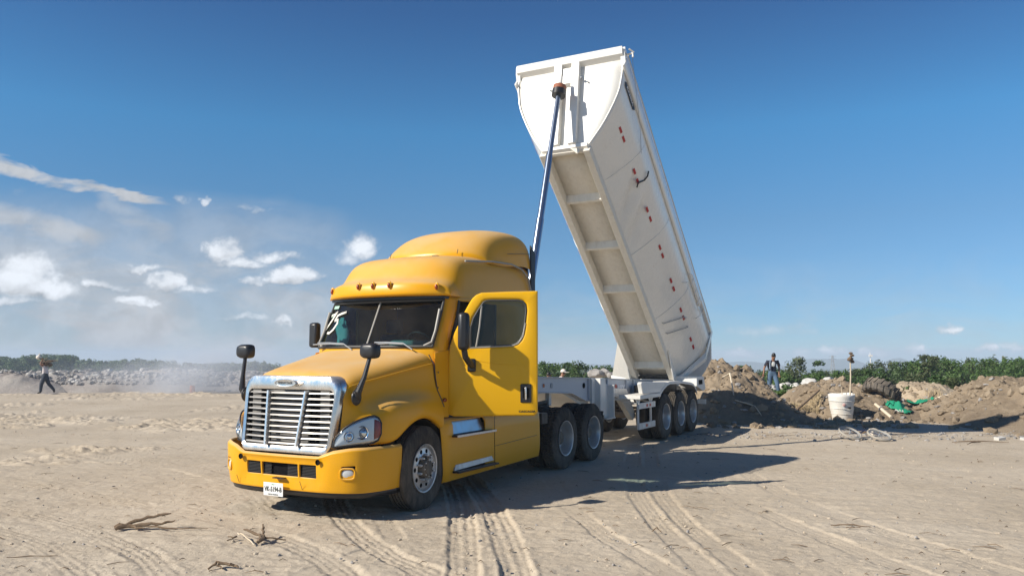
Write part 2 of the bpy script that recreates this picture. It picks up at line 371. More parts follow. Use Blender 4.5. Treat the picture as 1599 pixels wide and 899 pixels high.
def text(name,body,size,m,parent,org,xd,yd,shear=0,ext=.002,sx=1,bold=0,align='CENTER'):
    cu=bpy.data.curves.new(name,'FONT'); cu.body=body; cu.size=size; cu.extrude=ext; cu.align_x=align; cu.align_y='CENTER'; cu.shear=shear; cu.offset=bold; cu.resolution_u=3
    t=bpy.data.objects.new('tmp',cu); COL.objects.link(t); dg=bpy.context.evaluated_depsgraph_get(); me=bpy.data.meshes.new_from_object(t.evaluated_get(dg)); bpy.data.objects.remove(t)
    me.materials.clear(); me.materials.append(m)
    xd=Vector(xd).normalized(); yd=Vector(yd).normalized(); zd=xd.cross(yd)
    M=Matrix((( xd.x*sx,yd.x,zd.x,org[0]),(xd.y*sx,yd.y,zd.y,org[1]),(xd.z*sx,yd.z,zd.z,org[2]),(0,0,0,1))); me.transform(M)
    o=bpy.data.objects.new(name,me); COL.objects.link(o); o.parent=parent
    if parent.name in OFF: o.location=-Vector(OFF[parent.name])
    return o

# ------------------------------------------------------------------ noise on arrays
_rs=np.random.RandomState(3); _LT=_rs.rand(256,256)
def vnoise(x,y):
    xi=np.floor(x).astype(int); yi=np.floor(y).astype(int); fx=x-xi; fy=y-yi
    fx=fx*fx*(3-2*fx); fy=fy*fy*(3-2*fy); a=_LT[xi&255,yi&255]; b=_LT[(xi+1)&255,yi&255]; c=_LT[xi&255,(yi+1)&255]; d=_LT[(xi+1)&255,(yi+1)&255]
    return (a*(1-fx)+b*fx)*(1-fy)+(c*(1-fx)+d*fx)*fy-.5
def fbm(x,y,o=5,g=.5,l=2.03):
    s=0;a=1
    for i in range(o): s=s+a*vnoise(x+17.3*i,y-9.1*i); a*=g; x=x*l; y=y*l
    return s
def smooth(a,b,x):
    t=np.clip((x-a)/(b-a),0,1); return t*t*(3-2*t)

# ------------------------------------------------------------------ terrain
# wheel tracks pressed in the sand: centre line (x,y), half width, depth, tread period
TRK=[([(-2.62,12.2),(-2.36,10.9),(-1.98,9.6),(-1.55,8.55),(-1.04,7.65),(-.55,7.0),(.4,6.0)],.15,.020,.05,1),
 ([(-1.3,14.5),(-.86,12.0),(-.62,10.03),(-.49,8.36),(-.41,7.07),(-.38,5.5)],.15,.026,.055,2),
 ([(-.95,14.5),(-.50,11.7),(-.21,10.03),(-.04,8.36),(.06,7.07),(.1,5.5)],.15,.026,.055,2),
 ([(2.6,17.5),(1.95,13.3),(1.72,11.15),(1.66,9.28),(1.70,7.84),(1.8,6.5)],.14,.018,.05,1),
 ([(2.9,17.2),(2.28,13.2),(2.05,11.15),(1.98,9.28),(2.04,7.84),(2.15,6.5)],.14,.018,.05,1),
 ([(.6,12.8),(.72,10.5),(1.0,8.6),(1.5,6.8)],.14,.010,.05,1),
 ([(-2.7,11),(-1.55,9.7),(-1.2,8.5),(-1.9,7.0),(-2.3,6)],.12,.006,.05,1),
 ([(-14,17),(-9.0,13.5),(-5.6,11.2),(-3.4,9.6),(-1.9,8.0),(-.9,6.2)],.16,.014,.05,1),
 ([(-13,14),(-7.6,11.2),(-4.9,9.3),(-3.5,7.9),(-2.5,6.4)],.16,.015,.06,1),
 ([(-13,12.9),(-7.3,10.2),(-4.9,8.5),(-3.7,7.2),(-3.1,6.2)],.16,.015,.06,1),
 ([(-16,20.5),(-9,16.4),(-5.5,14),(-4,12.2),(-3.2,10.6)],.2,.012,.06,1),
 ([(-12,11),(-7,8.6),(-5.2,7.3),(-4.2,6.2)],.2,.016,.06,1),
 ([(3.2,14.5),(3.0,11),(3.2,9),(3.6,7),(3.9,6)],.15,.009,.05,1),
 ([(3.9,14.0),(3.75,11),(4.0,9),(4.5,7),(4.8,6)],.15,.009,.05,1)]
def terrain_base(x,y):
    r=np.sqrt(x*x+np.maximum(y,0)**2)
    h=.05*fbm(x*.12,y*.12,3)+.020*fbm(x*.7,y*.7,4)
    near=np.clip(1-(r-30)/40,0,1); h=h*near
    h=h-3.3*smooth(52,78,r)-.0216*np.maximum(r-45,0)
    h=h-.45*np.exp(-(((x-1.9)/3.5)**2+((y-32)/5)**2))
    h=h-1.5*smooth(30,42,y)*smooth(6,12,x)*(1-smooth(52,78,r)*.4)
    return h
def terrain(x,y,fine=True):
    h=terrain_base(x,y)
    if fine:
        r=np.hypot(x,y); k=np.clip(1-(r-12)/30,0.25,1)
        # churned, rough sand: ridges dragged left to right
        h=h+.018*fbm(x*1.1+y*.3,y*3.4,4,.55)*k+.012*fbm(x*7,y*9,4,.65)*np.clip(1-(r-9)/20,0.15,1)
        rough=smooth(.03,.25,fbm(x*.35+4,y*.5,3))*smooth(12,17,y)*(x<-1)
        h=h+rough*.085*np.abs(fbm(x*1.6,y*4.5,4,.6))*2
    return h
def carve(x,y,h):
    for pts,hw,dep,per,kind in TRK:
        pts=np.array(pts,float)
        # smooth polyline
        t=np.linspace(0,len(pts)-1,140); P=np.stack([np.interp(t,range(len(pts)),pts[:,i]) for i in (0,1)],1)
        k=np.ones(13)/13; Pp=np.pad(P,((6,6),(0,0)),'edge'); P=np.stack([np.convolve(Pp[:,i],k,'valid') for i in (0,1)],1)
        sel=(x>P[:,0].min()-1)&(x<P[:,0].max()+1)&(y>P[:,1].min()-.5)&(y<P[:,1].max()+.5)
        idx=np.nonzero(sel)[0]
        if not len(idx): continue
        X=x[idx]; Y=y[idx]; best=np.full(len(X),9.); sd=np.zeros(len(X)); al=np.zeros(len(X)); acc=0
        for i in range(len(P)-1):
            a=P[i]; d=P[i+1]-a; l=np.hypot(*d)
            if l<1e-6: continue
            d=d/l
            rx=X-a[0]; ry=Y-a[1]; s=np.clip(rx*d[0]+ry*d[1],0,l); ex=rx-s*d[0]; ey=ry-s*d[1]; q=np.hypot(ex,ey)
            m=q<best; best[m]=q[m]; sd[m]=(rx*d[1]-ry*d[0])[m]; al[m]=(acc+s)[m]; acc+=l
        w=hw*(1+.12*fbm(al*1.3,al*0+i,2)); u=sd/w
        dd=.72*dep*(.6+1.0*np.clip(fbm(al*.8,al*0+3,3)+.3,0,1))
        if kind==1: dd=dd*np.clip(.45+2.2*(fbm(al*.55,al*0+hw*9+pts[0,0],2)+.12),.15,1.15)
        inside=(1-smooth(.80,1.12,np.abs(u)+.10*fbm(al*9,u*2,3))); berm=np.exp(-((np.abs(u)-1.20+.12*fbm(al*7+2,u*0,3))/.14)**2)*dd*(.6 if kind==2 else .3)*np.clip(.6+2.2*fbm(al*11,u*0+5,3),0,1.6)*(1+1.2*fbm(al*3,u*0+i,3))
        ribs=np.where(kind==1, .28*dd*np.cos(u*np.pi*4.2), .30*dd*np.cos(u*np.pi*3.0))
        blocks=.80*dd*np.clip(.5+1.6*fbm(al*2.2,u*0+9,3),0,1)*np.where(np.abs(u)<(.62 if kind==2 else .85),np.sin(al*2*np.pi/per+np.sign(u)*1.0),0)
        crumb=.9*dd*fbm(X*16,Y*16,3,.6)*np.exp(-(u/1.5)**4)
        h[idx]=h[idx]*(1-.4*inside)-dd*inside*1.0+berm+(ribs+blocks)*inside+crumb
    return h
def ground():
    ys=np.concatenate([[-400,-120,-40,-15,-5,0,3,5,6,6.4],np.arange(6.6,10,.016),np.arange(10,15,.028),np.arange(15,24,.06),24*1.0085**np.arange(0,150),np.geomspace(90,4200,40)])
    s=np.concatenate([-np.geomspace(1.02,60,26)[::-1],np.linspace(-1,1,820),np.geomspace(1.02,60,26)])
    w=.70*np.clip(ys,6,2000)+.8
    X=s[None,:]*w[:,None]; Y=np.repeat(ys[:,None],len(s),1); x=X.ravel(); y=Y.ravel()
    h=terrain(x,y); h=carve(x,y,h)
    nu,nv=X.shape; i=np.arange(nu*nv).reshape(nu,nv); q=np.stack([i[:-1,:-1],i[:-1,1:],i[1:,1:],i[1:,:-1]],-1).reshape(-1,4)
    return npmesh('ground',np.stack([x,y,h],1),q,SAND)
def npmesh(name,v,q,m,parent=None,smooth_=True):
    me=bpy.data.meshes.new(name); v=np.asarray(v,dtype=np.float32); q=np.asarray(q,dtype=np.int32); k=q.shape[1]
    me.vertices.add(len(v)); me.vertices.foreach_set('co',v.ravel()); me.loops.add(q.size); me.loops.foreach_set('vertex_index',q.ravel())
    me.polygons.add(len(q)); me.polygons.foreach_set('loop_start',np.arange(0,q.size,k,dtype=np.int32)); me.polygons.foreach_set('loop_total',np.full(len(q),k,dtype=np.int32))
    me.polygons.foreach_set('use_smooth',np.full(len(q),smooth_)); me.update(calc_edges=True); me.materials.append(m)
    o=bpy.data.objects.new(name,me); COL.objects.link(o)
    if parent: o.parent=parent
    return o
tag(ground(),kind='structure')
# mounds: (ridge depth, front base depth, back length, [(x at ridge, height)], material)
def px(p,yr,lst): return [((a-799.5)/1250*yr, 1.92-(b-555)/1250*yr) for a,b in lst]
MND=[('dirt_mound',DIRTT,32.5,29.4,2.5,px(0,32.5,[(1185,640),(1195,618),(1230,610),(1265,607),(1300,609),(1330,622),(1345,640)]),'pale stony heap behind the walking man carrying the white boulders'),
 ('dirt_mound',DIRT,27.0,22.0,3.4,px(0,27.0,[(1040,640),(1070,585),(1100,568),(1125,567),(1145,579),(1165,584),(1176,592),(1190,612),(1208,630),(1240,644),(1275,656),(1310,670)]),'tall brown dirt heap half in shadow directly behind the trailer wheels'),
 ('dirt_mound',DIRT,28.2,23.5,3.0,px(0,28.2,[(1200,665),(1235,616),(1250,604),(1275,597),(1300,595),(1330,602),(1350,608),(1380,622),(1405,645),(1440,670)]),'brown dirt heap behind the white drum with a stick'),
 ('dirt_mound',DIRTT,31,27.0,2.5,px(0,31,[(1368,660),(1382,612),(1400,600),(1440,598),(1458,604),(1468,616),(1482,655)]),'light tan earth heap between the old tyre and the big right-hand heap'),
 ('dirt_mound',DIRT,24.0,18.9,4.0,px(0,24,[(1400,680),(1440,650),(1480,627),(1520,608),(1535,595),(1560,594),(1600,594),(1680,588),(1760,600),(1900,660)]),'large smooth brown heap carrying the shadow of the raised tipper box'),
 ('rubble_mound',DIRTG,48.0,44.4,4.0,[(-60,.5),(-45,.8),(-38,.9),(-30,.82),(-27,.9),(-23,.85),(-20,1.05),(-17,.85),(-13,.9),(-9,.8),(-6,.6),(-2,.2)],'long low bank of grey rubble in front of the far left trees'),
 ('rubble_mound',DIRTG,45.5,43.2,2.5,[(-34,.0),(-31,.45),(-28.8,1.0),(-27.5,.85),(-25.6,.3),(-24.5,-.1)],'small dark pointed spoil heap standing before the grey rubble bank')]
def mound_h(M,x,y):
    _,_,yr,yf,bk,prof,_=M
    a=np.array(prof); h=np.interp(x,a[:,0],a[:,1],left=-.4,right=-.4)
    wob=.5*fbm(x*.6+yr,y*.1,2)
    t=np.where(y<yr,(y-yf-wob)/(yr-yf),1-(y-yr)/bk); s=np.clip(t,-.3,1); s=np.where(s>0,np.sin(np.clip(s,0,1)*math.pi/2)**1.15,s*.6)
    z=(h+.12)*s-.12
    k=np.clip(z,0,1)
    z=z+k*(.20*fbm(x*1.3+yr,y*1.3,4,.58)+.15*np.abs(fbm(x*5,y*5+yr,4,.62)))+np.clip(z,0,.3)*.06*fbm(x*13,y*13,2)
    return z
def H(x,y):
    x=np.atleast_1d(np.asarray(x,float)); y=np.atleast_1d(np.asarray(y,float)); h=terrain(x,y)
    for M in MND: h=np.maximum(h,mound_h(M,x,y))
    return h
def hz(x,y): return float(H(x,y)[0])
for M in MND:
    name,m,yr,yf,bk,prof,lab=M; x0=prof[0][0]-.5; x1=prof[-1][0]+.5; st=.045 if yr<32 else .12
    xs=np.arange(x0,x1,st); ys=np.arange(yf-.8,yr+bk+.4,st); X,Y=np.meshgrid(xs,ys); Z=mound_h(M,X,Y); gz=terrain(X,Y)
    e=np.minimum(np.minimum(X-x0,x1-X),np.minimum(Y-ys[0],ys[-1]-Y)); Z=np.where(e<.1,gz-.3,Z)
    nu,nv=X.shape; i=np.arange(nu*nv).reshape(nu,nv); q=np.stack([i[:-1,:-1],i[:-1,1:],i[1:,1:],i[1:,:-1]],-1).reshape(-1,4)
    keep=(Z-gz).ravel()[q].max(1)>-.08; q=q[keep]
    cx=float((x0+x1)/2); v=np.stack([X.ravel()-cx,Y.ravel()-yr,Z.ravel()],1)
    o=npmesh(name,v,q,m); o.location=(cx,yr,0); tag(o,lab,'dirt heap' if name[0]=='d' else 'rubble bank','heaps of dumped spoil')

# distant hills (closed ridges with real depth)
def hills(name,R0,prof,mat_,dep):
    n=240; xs=np.linspace(prof[0][0],prof[-1][0],n); a=np.array(prof); base=1.92-.0216*R0-6
    top=np.interp(xs,a[:,0],a[:,1]); top=top+R0*.0011*fbm(xs/R0*60,xs*0,5); v=[];q=[]
    rows=[(-dep,0),(-dep*.5,.45),(-dep*.2,.85),(0,1),(dep*.4,.6),(dep,0)]
    for dy,f in rows:
        for x,t in zip(xs,top): v.append((x,R0+dy+R0*.01*float(fbm(np.array([x/R0*30.]),np.array([dy*.01]),3)[0]),base+(t-base)*f*(1+(.06*float(fbm(np.array([x/R0*80.]),np.array([dy*.02]),3)[0]) if 0<f<1 else 0))))
    for r in range(len(rows)-1):
        for i in range(n-1): q.append((r*n+i,r*n+i+1,(r+1)*n+i+1,(r+1)*n+i))
    o=npmesh(name,v,q,mat_); tag(o,kind='structure'); return o
def hp(R0,l): return [((a-799.5)/1250*R0,1.92-(b-555)/1250*R0) for a,b in l]
hills('hills',1900,hp(1900,[(-300,582),(0,574),(200,572),(330,576),(500,580),(820,572),(870,566),(960,570),(1110,570),(1150,563),(1190,566),(1230,572),(1260,560),(1330,560),(1345,566),(1370,572),(1385,562),(1400,558),(1418,564),(1440,573),(1520,578),(1700,570),(2000,580)]),HILL,160)
hills('hills',1300,hp(1300,[(-400,584),(0,580),(150,579),(260,574),(330,578),(450,584),(900,580),(1200,577),(1300,575),(1500,582),(2000,584)]),HILL,120)

# ================================================================== TRACTOR UNIT
TH=28.5; ORG=Vector((-2.146,10.764,0)); A_=Vector((math.sin(R(TH)),math.cos(R(TH)),0)); B_=Vector((math.cos(R(TH)),-math.sin(R(TH)),0))
truck=empty('semi_truck',ORG,-R(TH))
tag(truck,'dusty yellow conventional truck tractor with tall sleeper roof, chrome grille and driver door standing open','truck')
def sym(rows):  # rows[j][i] half grid from centre outwards -> full grid
    return [[(-x,y,z) for x,y,z in r] for r in rows[:0:-1]]+rows
# ---- hood with fenders
HJ=[ # (list of (y,x,z)) from front to rear, per row from centre outwards
 [(-1.05,0,1.58),(-1.06,0,1.665),(-1.02,0,1.725),(-.7,0,1.80),(-.2,0,1.90),(.27,0,2.0)],
 [(-1.05,.35,1.57),(-1.06,.35,1.655),(-1.02,.36,1.715),(-.7,.38,1.795),(-.2,.42,1.895),(.28,.45,1.995)],
 [(-1.05,.60,1.53),(-1.06,.61,1.625),(-1.01,.63,1.685),(-.7,.68,1.765),(-.2,.74,1.87),(.33,.80,1.98)],
 [(-1.04,.70,1.50),(-1.05,.715,1.57),(-1.0,.755,1.625),(-.7,.81,1.70),(-.2,.89,1.81),(.36,.97,1.935)],
 [(-1.05,.735,1.42),(-1.05,.75,1.48),(-.98,.80,1.54),(-.6,.885,1.63),(-.1,.965,1.73),(.40,1.035,1.82)],
 [(-1.06,.745,1.28),(-1.06,.765,1.33),(-.98,.82,1.385),(-.6,.915,1.46),(-.1,1.0,1.54),(.40,1.055,1.62)],
 [(-1.08,.75,1.12),(-1.06,.80,1.175),(-.96,.88,1.265),(-.6,1.0,1.37),(-.1,1.06,1.43),(.40,1.09,1.47)],
 [(-1.09,.75,1.02),(-1.02,.84,1.10),(-.88,.96,1.215),(-.6,1.12,1.325),(-.1,1.16,1.375),(.42,1.13,1.37)],
 [(-1.09,.75,.97),(-1.0,.85,1.00),(-.83,1.04,1.10),(-.62,1.165,1.22),(-.1,1.205,1.27),(.43,1.175,1.26)],
 [(-1.09,.75,.92),(-1.0,.86,.93),(-.83,1.05,.96),(-.62,1.17,1.03),(-.1,1.215,1.19),(.44,1.185,1.17)],
 [(-1.09,.75,.86),(-1.0,.86,.865),(-.83,1.05,.87),(-.62,1.165,.875),(-.53,1.185,.90),(.46,1.185,1.12)]]
def arch_z(y): 
    r=.635; d=r*r-(y-.0)**2; return .50+math.sqrt(max(d,0))
TT=[0,.035,.1,.22,.34,.45,.56,.67,.78,.89,1.0]
rows=[]
for j,kn in enumerate(HJ):
    ys=[k[0] for k in kn]; row=[]
    y0,y1=ys[0],ys[-1]
    for i,t in enumerate(TT):
        y=lerp(y0,y1,t)
        if i==1: y=ys[1]
        if i==2: y=ys[2]
        x=interp(y,ys,[k[1] for k in kn]); z=interp(y,ys,[k[2] for k in kn])
        if j==10:
            z=max(.87,arch_z(y)) if y>-.55 else .87
        if j==9:
            zl=max(.87,arch_z(y)) if y>-.55 else .87; z=max(z,zl+.035)
        row.append((x,y,z))
    rows.append(row)
rows.append([(x-.07,y,z+.004) for x,y,z in rows[-1]])
mb=MB(); mb.grid(sym(rows)); hood=mb.build('hood',YEL,truck,sub=2)
# inner wheel-house liners
for s in (-1,1):
    m2=MB(); P=[]
    for k in range(13):
        a=math.pi*(k/12)*1.06-.1; P.append([(s*1.10,-.655*math.cos(a),.47+.655*math.sin(a)),(s*.62,-.655*math.cos(a),.47+.655*math.sin(a))])
    m2.grid(P); m2.build('wheel_house',BLKM,truck)
# dark engine bay filler / firewall so nothing shines through
MB().bx(-.74,.74,-1.02,.2,.5,1.45).bx(-.95,.95,-.55,.44,.75,.95).build('engine_bay_filler',DRK,truck)
# hood seam strips
for s in (-1,1):
    m2=MB(); m2.tube([(s*1.048,.408,1.80),(s*1.072,.412,1.62),(s*1.10,.415,1.47),(s*1.145,.43,1.37),(s*1.19,.445,1.25)],.007,6); m2.tube([(s*.985,.375,1.935),(s*1.048,.408,1.80)],.007,6); m2.build('hood_seam',RUB,truck)

for s in (-1,1):
    MB().tube([(s*.80,-1.0,1.553),(s*.848,-.85,1.60),(s*.885,-.6,1.642),(s*.93,-.35,1.69),(s*.968,-.1,1.735),(s*1.012,.2,1.787),(s*1.036,.38,1.815)],.006,6).build('hood_crease',YED,truck)
# ---- grille
gr=MB()
def gring(k):  # rounded trapezoid outline, k=0 outer 1 inner ; returns points (x,z)
    T=.765-.072*k; Bt=.715-.055*k; zt=1.66-.145*k; zb=.785+.07*k; r=.15-.07*k; pts=[]
    for cx,cz,a0 in ((T-r,zt-r,0),(-T+r,zt-r,90),(-Bt+r*.6,zb+r*.6,180),(Bt-r*.6,zb+r*.6,270)):
        rr=r if a0<180 else r*.6
        for q in range(6): a=R(a0+q*18); pts.append((cx+rr*math.cos(a),cz+rr*math.sin(a)))
    return pts
def gy(x,z): return -1.275+.11*(z-.8)/.85+.085*(x/.76)**2   # face leans back, bows round
o_=gring(0); i_=gring(1); mid=[((a[0]+b[0])/2,(a[1]+b[1])/2) for a,b in zip(o_,i_)]
def arch(x,z): return z+ (.045*(1-(x/.77)**2) if z>1.4 else 0)
P=[[(x,gy(x,z)+.13,arch(x,z)) for x,z in o_],[(x,gy(x,z)+.01,arch(x,z)) for x,z in o_],[(x*.985,gy(x,z)-.025,arch(x,z)-.008) for x,z in o_],[(x,gy(x,z)-.035,arch(x,z)) for x,z in mid],[(x,gy(x,z)-.015,z) for x,z in i_],[(x,gy(x,z)+.04,z) for x,z in i_]]
P=[r+[r[0]] for r in P]
gr.grid(P); grille=gr.build('grille_surround',CHR,truck,ang=50)
m2=MB()
zs=[.885+.0655*k for k in range(10)]
for z in zs:
    w=.672+.03*(z-.85)/.6; pts=[(x,gy(x,z)+.012,z) for x in np.linspace(-w,w,13)]
    top=[(p[0],p[1]-.008,p[2]+.007) for p in pts]; bot=[(p[0],p[1]-.016,p[2]-.008) for p in pts]; bk=[(p[0],p[1]+.035,p[2]-.004) for p in pts]; bt=[(p[0],p[1]+.03,p[2]+.009) for p in pts]
    m2.grid([top,bot,bk,bt,top])
m2.build('grille_bars',BARM,grille,ang=30)
for s in (-1,1):
    m2=MB(); a=[(s*(.245+.055*(z-.85)/.65),z) for z in np.linspace(.855,1.50,8)]
    m2.grid([[(x-.018,gy(x,z)-.02,z) for x,z in a],[(x-.012,gy(x,z)-.034,z) for x,z in a],[(x+.012,gy(x,z)-.034,z) for x,z in a],[(x+.018,gy(x,z)-.02,z) for x,z in a],[(x+.018,gy(x,z)+.03,z) for x,z in a],[(x-.018,gy(x,z)+.03,z) for x,z in a],[(x-.018,gy(x,z)-.02,z) for x,z in a]])
    m2.build('grille_post',CHR,grille,ang=30)
MB().bx(-.70,.70,-1.09,-1.05,.82,1.54).build('grille_backing',DRK,truck)
m2=MB()
for z in zs: m2.bx(-.30,.30,-1.13,-1.10,z-.026,z+.028)
for s in (-1,1):
    for z in zs: m2.bx(s*.48,s*.62,-1.13,-1.10,z-.026,z+.028)
m2.build('radiator',RADM,truck)
# oval name badge
m2=MB(); pr=[(0,.001),(-.004,.95),(-.016,1.0),(-.016,1.14),(.02,1.18)]
vs=[]
P=[[(.155*r*math.cos(a)*1.0,gy(0,1.57)-.04+h,1.592+.040*r*math.sin(a)) for a in np.linspace(0,2*math.pi,33)] for h,r in pr]
m2.grid(P); bd=m2.build('name_badge',CHR,grille,ang=25)
text('badge_lettering','FREIGHTLINER',.045,BLK,bd,(0,gy(0,1.57)-.048,1.592),(1,0,0),(0,0,1),sx=.78,ext=.001)

# ---- headlights
def fcurve(x): # y of nose/fender front at lateral x
    return interp(x,[.72,.785,.86,.93,1.0,1.07,1.13,1.17,1.185],[-1.175,-1.15,-1.115,-1.06,-.985,-.88,-.77,-.67,-.58])
tx=[.74,.775,.82,.865,.915,.965,1.01,1.05,1.085,1.11,1.127]
tt=[.90,.975,1.035,1.085,1.13,1.165,1.19,1.21,1.215,1.19,1.13]
tb=[.862,.865,.87,.872,.875,.88,.885,.893,.905,.93,1.0]
for s in (-1,1):
    def hg(off,bul):
        G=[]
        for k in range(9):
            f=k/8; row=[]
            for x,a,b in zip(tx,tb,tt):
                z=lerp(a,b,f); y=fcurve(x)+.0; lean=.06*(z-.87)/.33
                bb=bul*math.sin(math.pi*f)*math.sin(math.pi*min(1,max(0,(x-.72)/.47)))
                nx,ny=(.55,-.83) if x>.9 else (.3,-.95)
                row.append((s*(x-.02+nx*(off+bb)-lean*.2),y+ny*(off+bb)+lean*.35,z))
            G.append(row)
        return G
    hb=MB().grid(hg(.010,.0)).build('headlight',HLB,truck,solid=.01,solidoff=0)
    G=hg(.020,.0); rim=[G[0][i] for i in range(11)]+[G[k][-1] for k in range(1,9)]+[G[8][i] for i in range(9,-1,-1)]+[G[k][0] for k in range(7,0,-1)]
    MB().tube(rim+[rim[0]],.010,6,caps=False).build('headlight_seal',BLK,hb)
    def hpnt(x,z,o): y=fcurve(x); lean=.06*(z-.87)/.33; return (s*(x-.02+.5*o-lean*.2),y-.85*o+lean*.35,z)
    for x,z,r in ((1.005,1.025,.066),(.90,.985,.050)):
        c=Vector(hpnt(x,z,.022)); nrm=Vector((s*.45,-.88,.1)).normalized(); q=nrm.to_track_quat('X','Z').to_matrix()
        m2=MB(); m2.lathe([(.0,r*1.25),(.012,r*1.2),(.008,r*1.05),(-.004,r*.8),(.006,r*.55),(.016,r*.3),(.018,.001)],n=24); m2.v=[tuple(q@Vector(v)+c) for v in m2.v]; m2.build('projector_lamp',HLP,hb)
    m2=MB(); m2.grid([[hg(.020,0)[k][i] for i in (8,9,10)] for k in range(1,8)]); m2.build('side_marker',HLR,hb,solid=.006,solidoff=0)
    MB().grid(hg(.026,.035)).build('headlight_lens',HLG,hb)

# ---- bumper
def bc(x): # bumper plan curve, param by signed arc fraction
    return x
BX=[0,.10,.20,.29,.315,.44,.56,.60,.66,.78,.89,.96,1.03,1.09,1.14,1.18,1.205,1.215,1.215]
BY=[-1.325,-1.325,-1.323,-1.320,-1.319,-1.312,-1.302,-1.297,-1.285,-1.258,-1.222,-1.188,-1.14,-1.075,-.985,-.86,-.72,-.60,-.50]
ZR=[.345,.375,.45,.505,.53,.61,.655,.70,.74,.765]
def bz(i,k):
    z=ZR[k]; x=BX[i]; up=interp(x,[0,.62,.72,1.0,1.215],[0,0,.06,.105,.105]); dn=0
    f=(z-.345)/(.765-.345); return z+up*f**1.5 + interp(x,[0,1,1.215],[0,0,.0])*(1-f)
def bp(i,k):
    z=bz(i,k); x=BX[i]; y=BY[i]; f=(ZR[k]-.345)/.42
    inn=.05*(1-f)**2+(.035 if k==9 else 0)
    d=Vector((x*.5,y+.3)); d.normalize()
    # lower centre tray: recessed intake panel
    rec=0
    if x<.62 and .44<ZR[k]<.72: rec=.03
    return (x-d.x*(inn+rec),y-d.y*(inn+rec),z)
nI=len(BX)
Gp=[[bp(i,k) for k in range(10)] for i in range(nI)]
full=[[(-x,y,z) for x,y,z in r] for r in Gp[:0:-1]]+Gp
v=[p for r in full for p in r]; fs=[]
for i in range(len(full)-1):
    i0=abs(i-(nI-1)); i1=abs(i+1-(nI-1)); lo=min(i0,i1)
    for k in range(9):
        if 3<=k<=5 and lo in (0,1,2,4,5): continue       # three intake openings
        if 3<=k<=5 and 4<=k<=4+0 and lo in (10,): continue
        if k in (4,) and lo in (10,11): continue         # fog lamp holes
        fs.append((i*10+k,(i+1)*10+k,(i+1)*10+k+1,i*10+k+1))
m2=MB(); m2.add(v,fs); bumper=m2.build('bumper',YEL,truck,solid=.03,bevel=.008,ang=40)
m2=MB(); m2.grid([[(p[0]*(1.0),p[1]+.02,p[2]+.012) for p in [r[0]]]+[(r[0][0]*.985,r[0][1]+.045,r[0][2]-.06)] for r in full]); m2.build('bumper_lip',BLK,truck,solid=.02)
MB().bx(-.59,.59,-1.225,-1.20,.49,.67).build('intake_backing',DRK,truck)
m2=MB()
for a_,b_ in ((-.57,-.16),(.10,.57)):
    m2=MB()
    for k in range(9): m2.bx(a_,b_,-1.25,-1.235,.505+.017*k,.512+.017*k)
    m2.build('intake_mesh',MESHM,bumper)
MB().bx(-.06,.10,-1.335,-1.24,.478,.49).build('plate_bracket',BLK,bumper)
for s in (-1,1):
    c=Vector((s*.935,-1.163,.572)); 
    m2=MB(); m2.ball((0,0,0),(.075,.02,.055),n=20,k=10); q=Matrix.Rotation(s*R(31),3,'Z'); m2.v=[tuple(q@Vector(v)+c) for v in m2.v]; fg=m2.build('fog_lamp',FOGM,bumper)
    m2=MB(); ring=[(.085*math.copysign(abs(math.cos(a))**.6,math.cos(a)),-.012,.062*math.copysign(abs(math.sin(a))**.6,math.sin(a))) for a in np.linspace(0,2*math.pi,25)]
    m2.tube(ring,.012,6,caps=False); m2.v=[tuple(q@Vector(v)+c) for v in m2.v]; m2.build('fog_bezel',YEL,fg)
    MB().box((s*.94,-1.12,.572),(.19,.02,.12),q).build('fog_backing',BLK,bumper)
    m2=MB(); m2.lathe([(-.001,.001),(-.001,.03),(-.012,.034),(-.012,.028)],(s*.615,-1.300,.70),20,'y'); m2.build('tow_pin_hole',DRK,bumper)
    MB().tube([(s*.60,-1.245,.44),(s*.66,-1.23,.46),(s*.7,-1.22,.52),(s*.7,-1.22,.66),(s*.655,-1.24,.735)],.0045,5).build('bumper_crease',YED,bumper)
for x,y in ((-.70,-1.285),(.36,-1.322)): MB().tube([(x,y+.045,.37),(x,y-.0,.47)],.003,4).build('bumper_seam',RUB,bumper)
for s in (-1,1):
    for k in range(3): MB().ball((s*(1.075-.0*k),.47,1.30+.2*k),(.006,.012,.012),n=8,k=5).build('panel_screw',RUB,truck)
# licence plate
pl=MB().box((-.035,-1.338,.352),(.31,.006,.155),Matrix.Rotation(R(2),3,'X')).build('licence_plate',PLATE,bumper,bevel=.004)
text('plate_number','VK-5194-B',.078,INK,pl,(-.035,-1.3435,.352),(1,0,0),(0,0,1),sx=.78,ext=.0008,bold=.0015)
text('plate_state','*  MEX  *',.026,INKG,pl,(-.035,-1.3435,.409),(1,0,0),(0,0,1),ext=.0008)
text('plate_caption','CARGA FEDERAL',.022,INK,pl,(-.035,-1.3435,.294),(1,0,0),(0,0,1),ext=.0008)

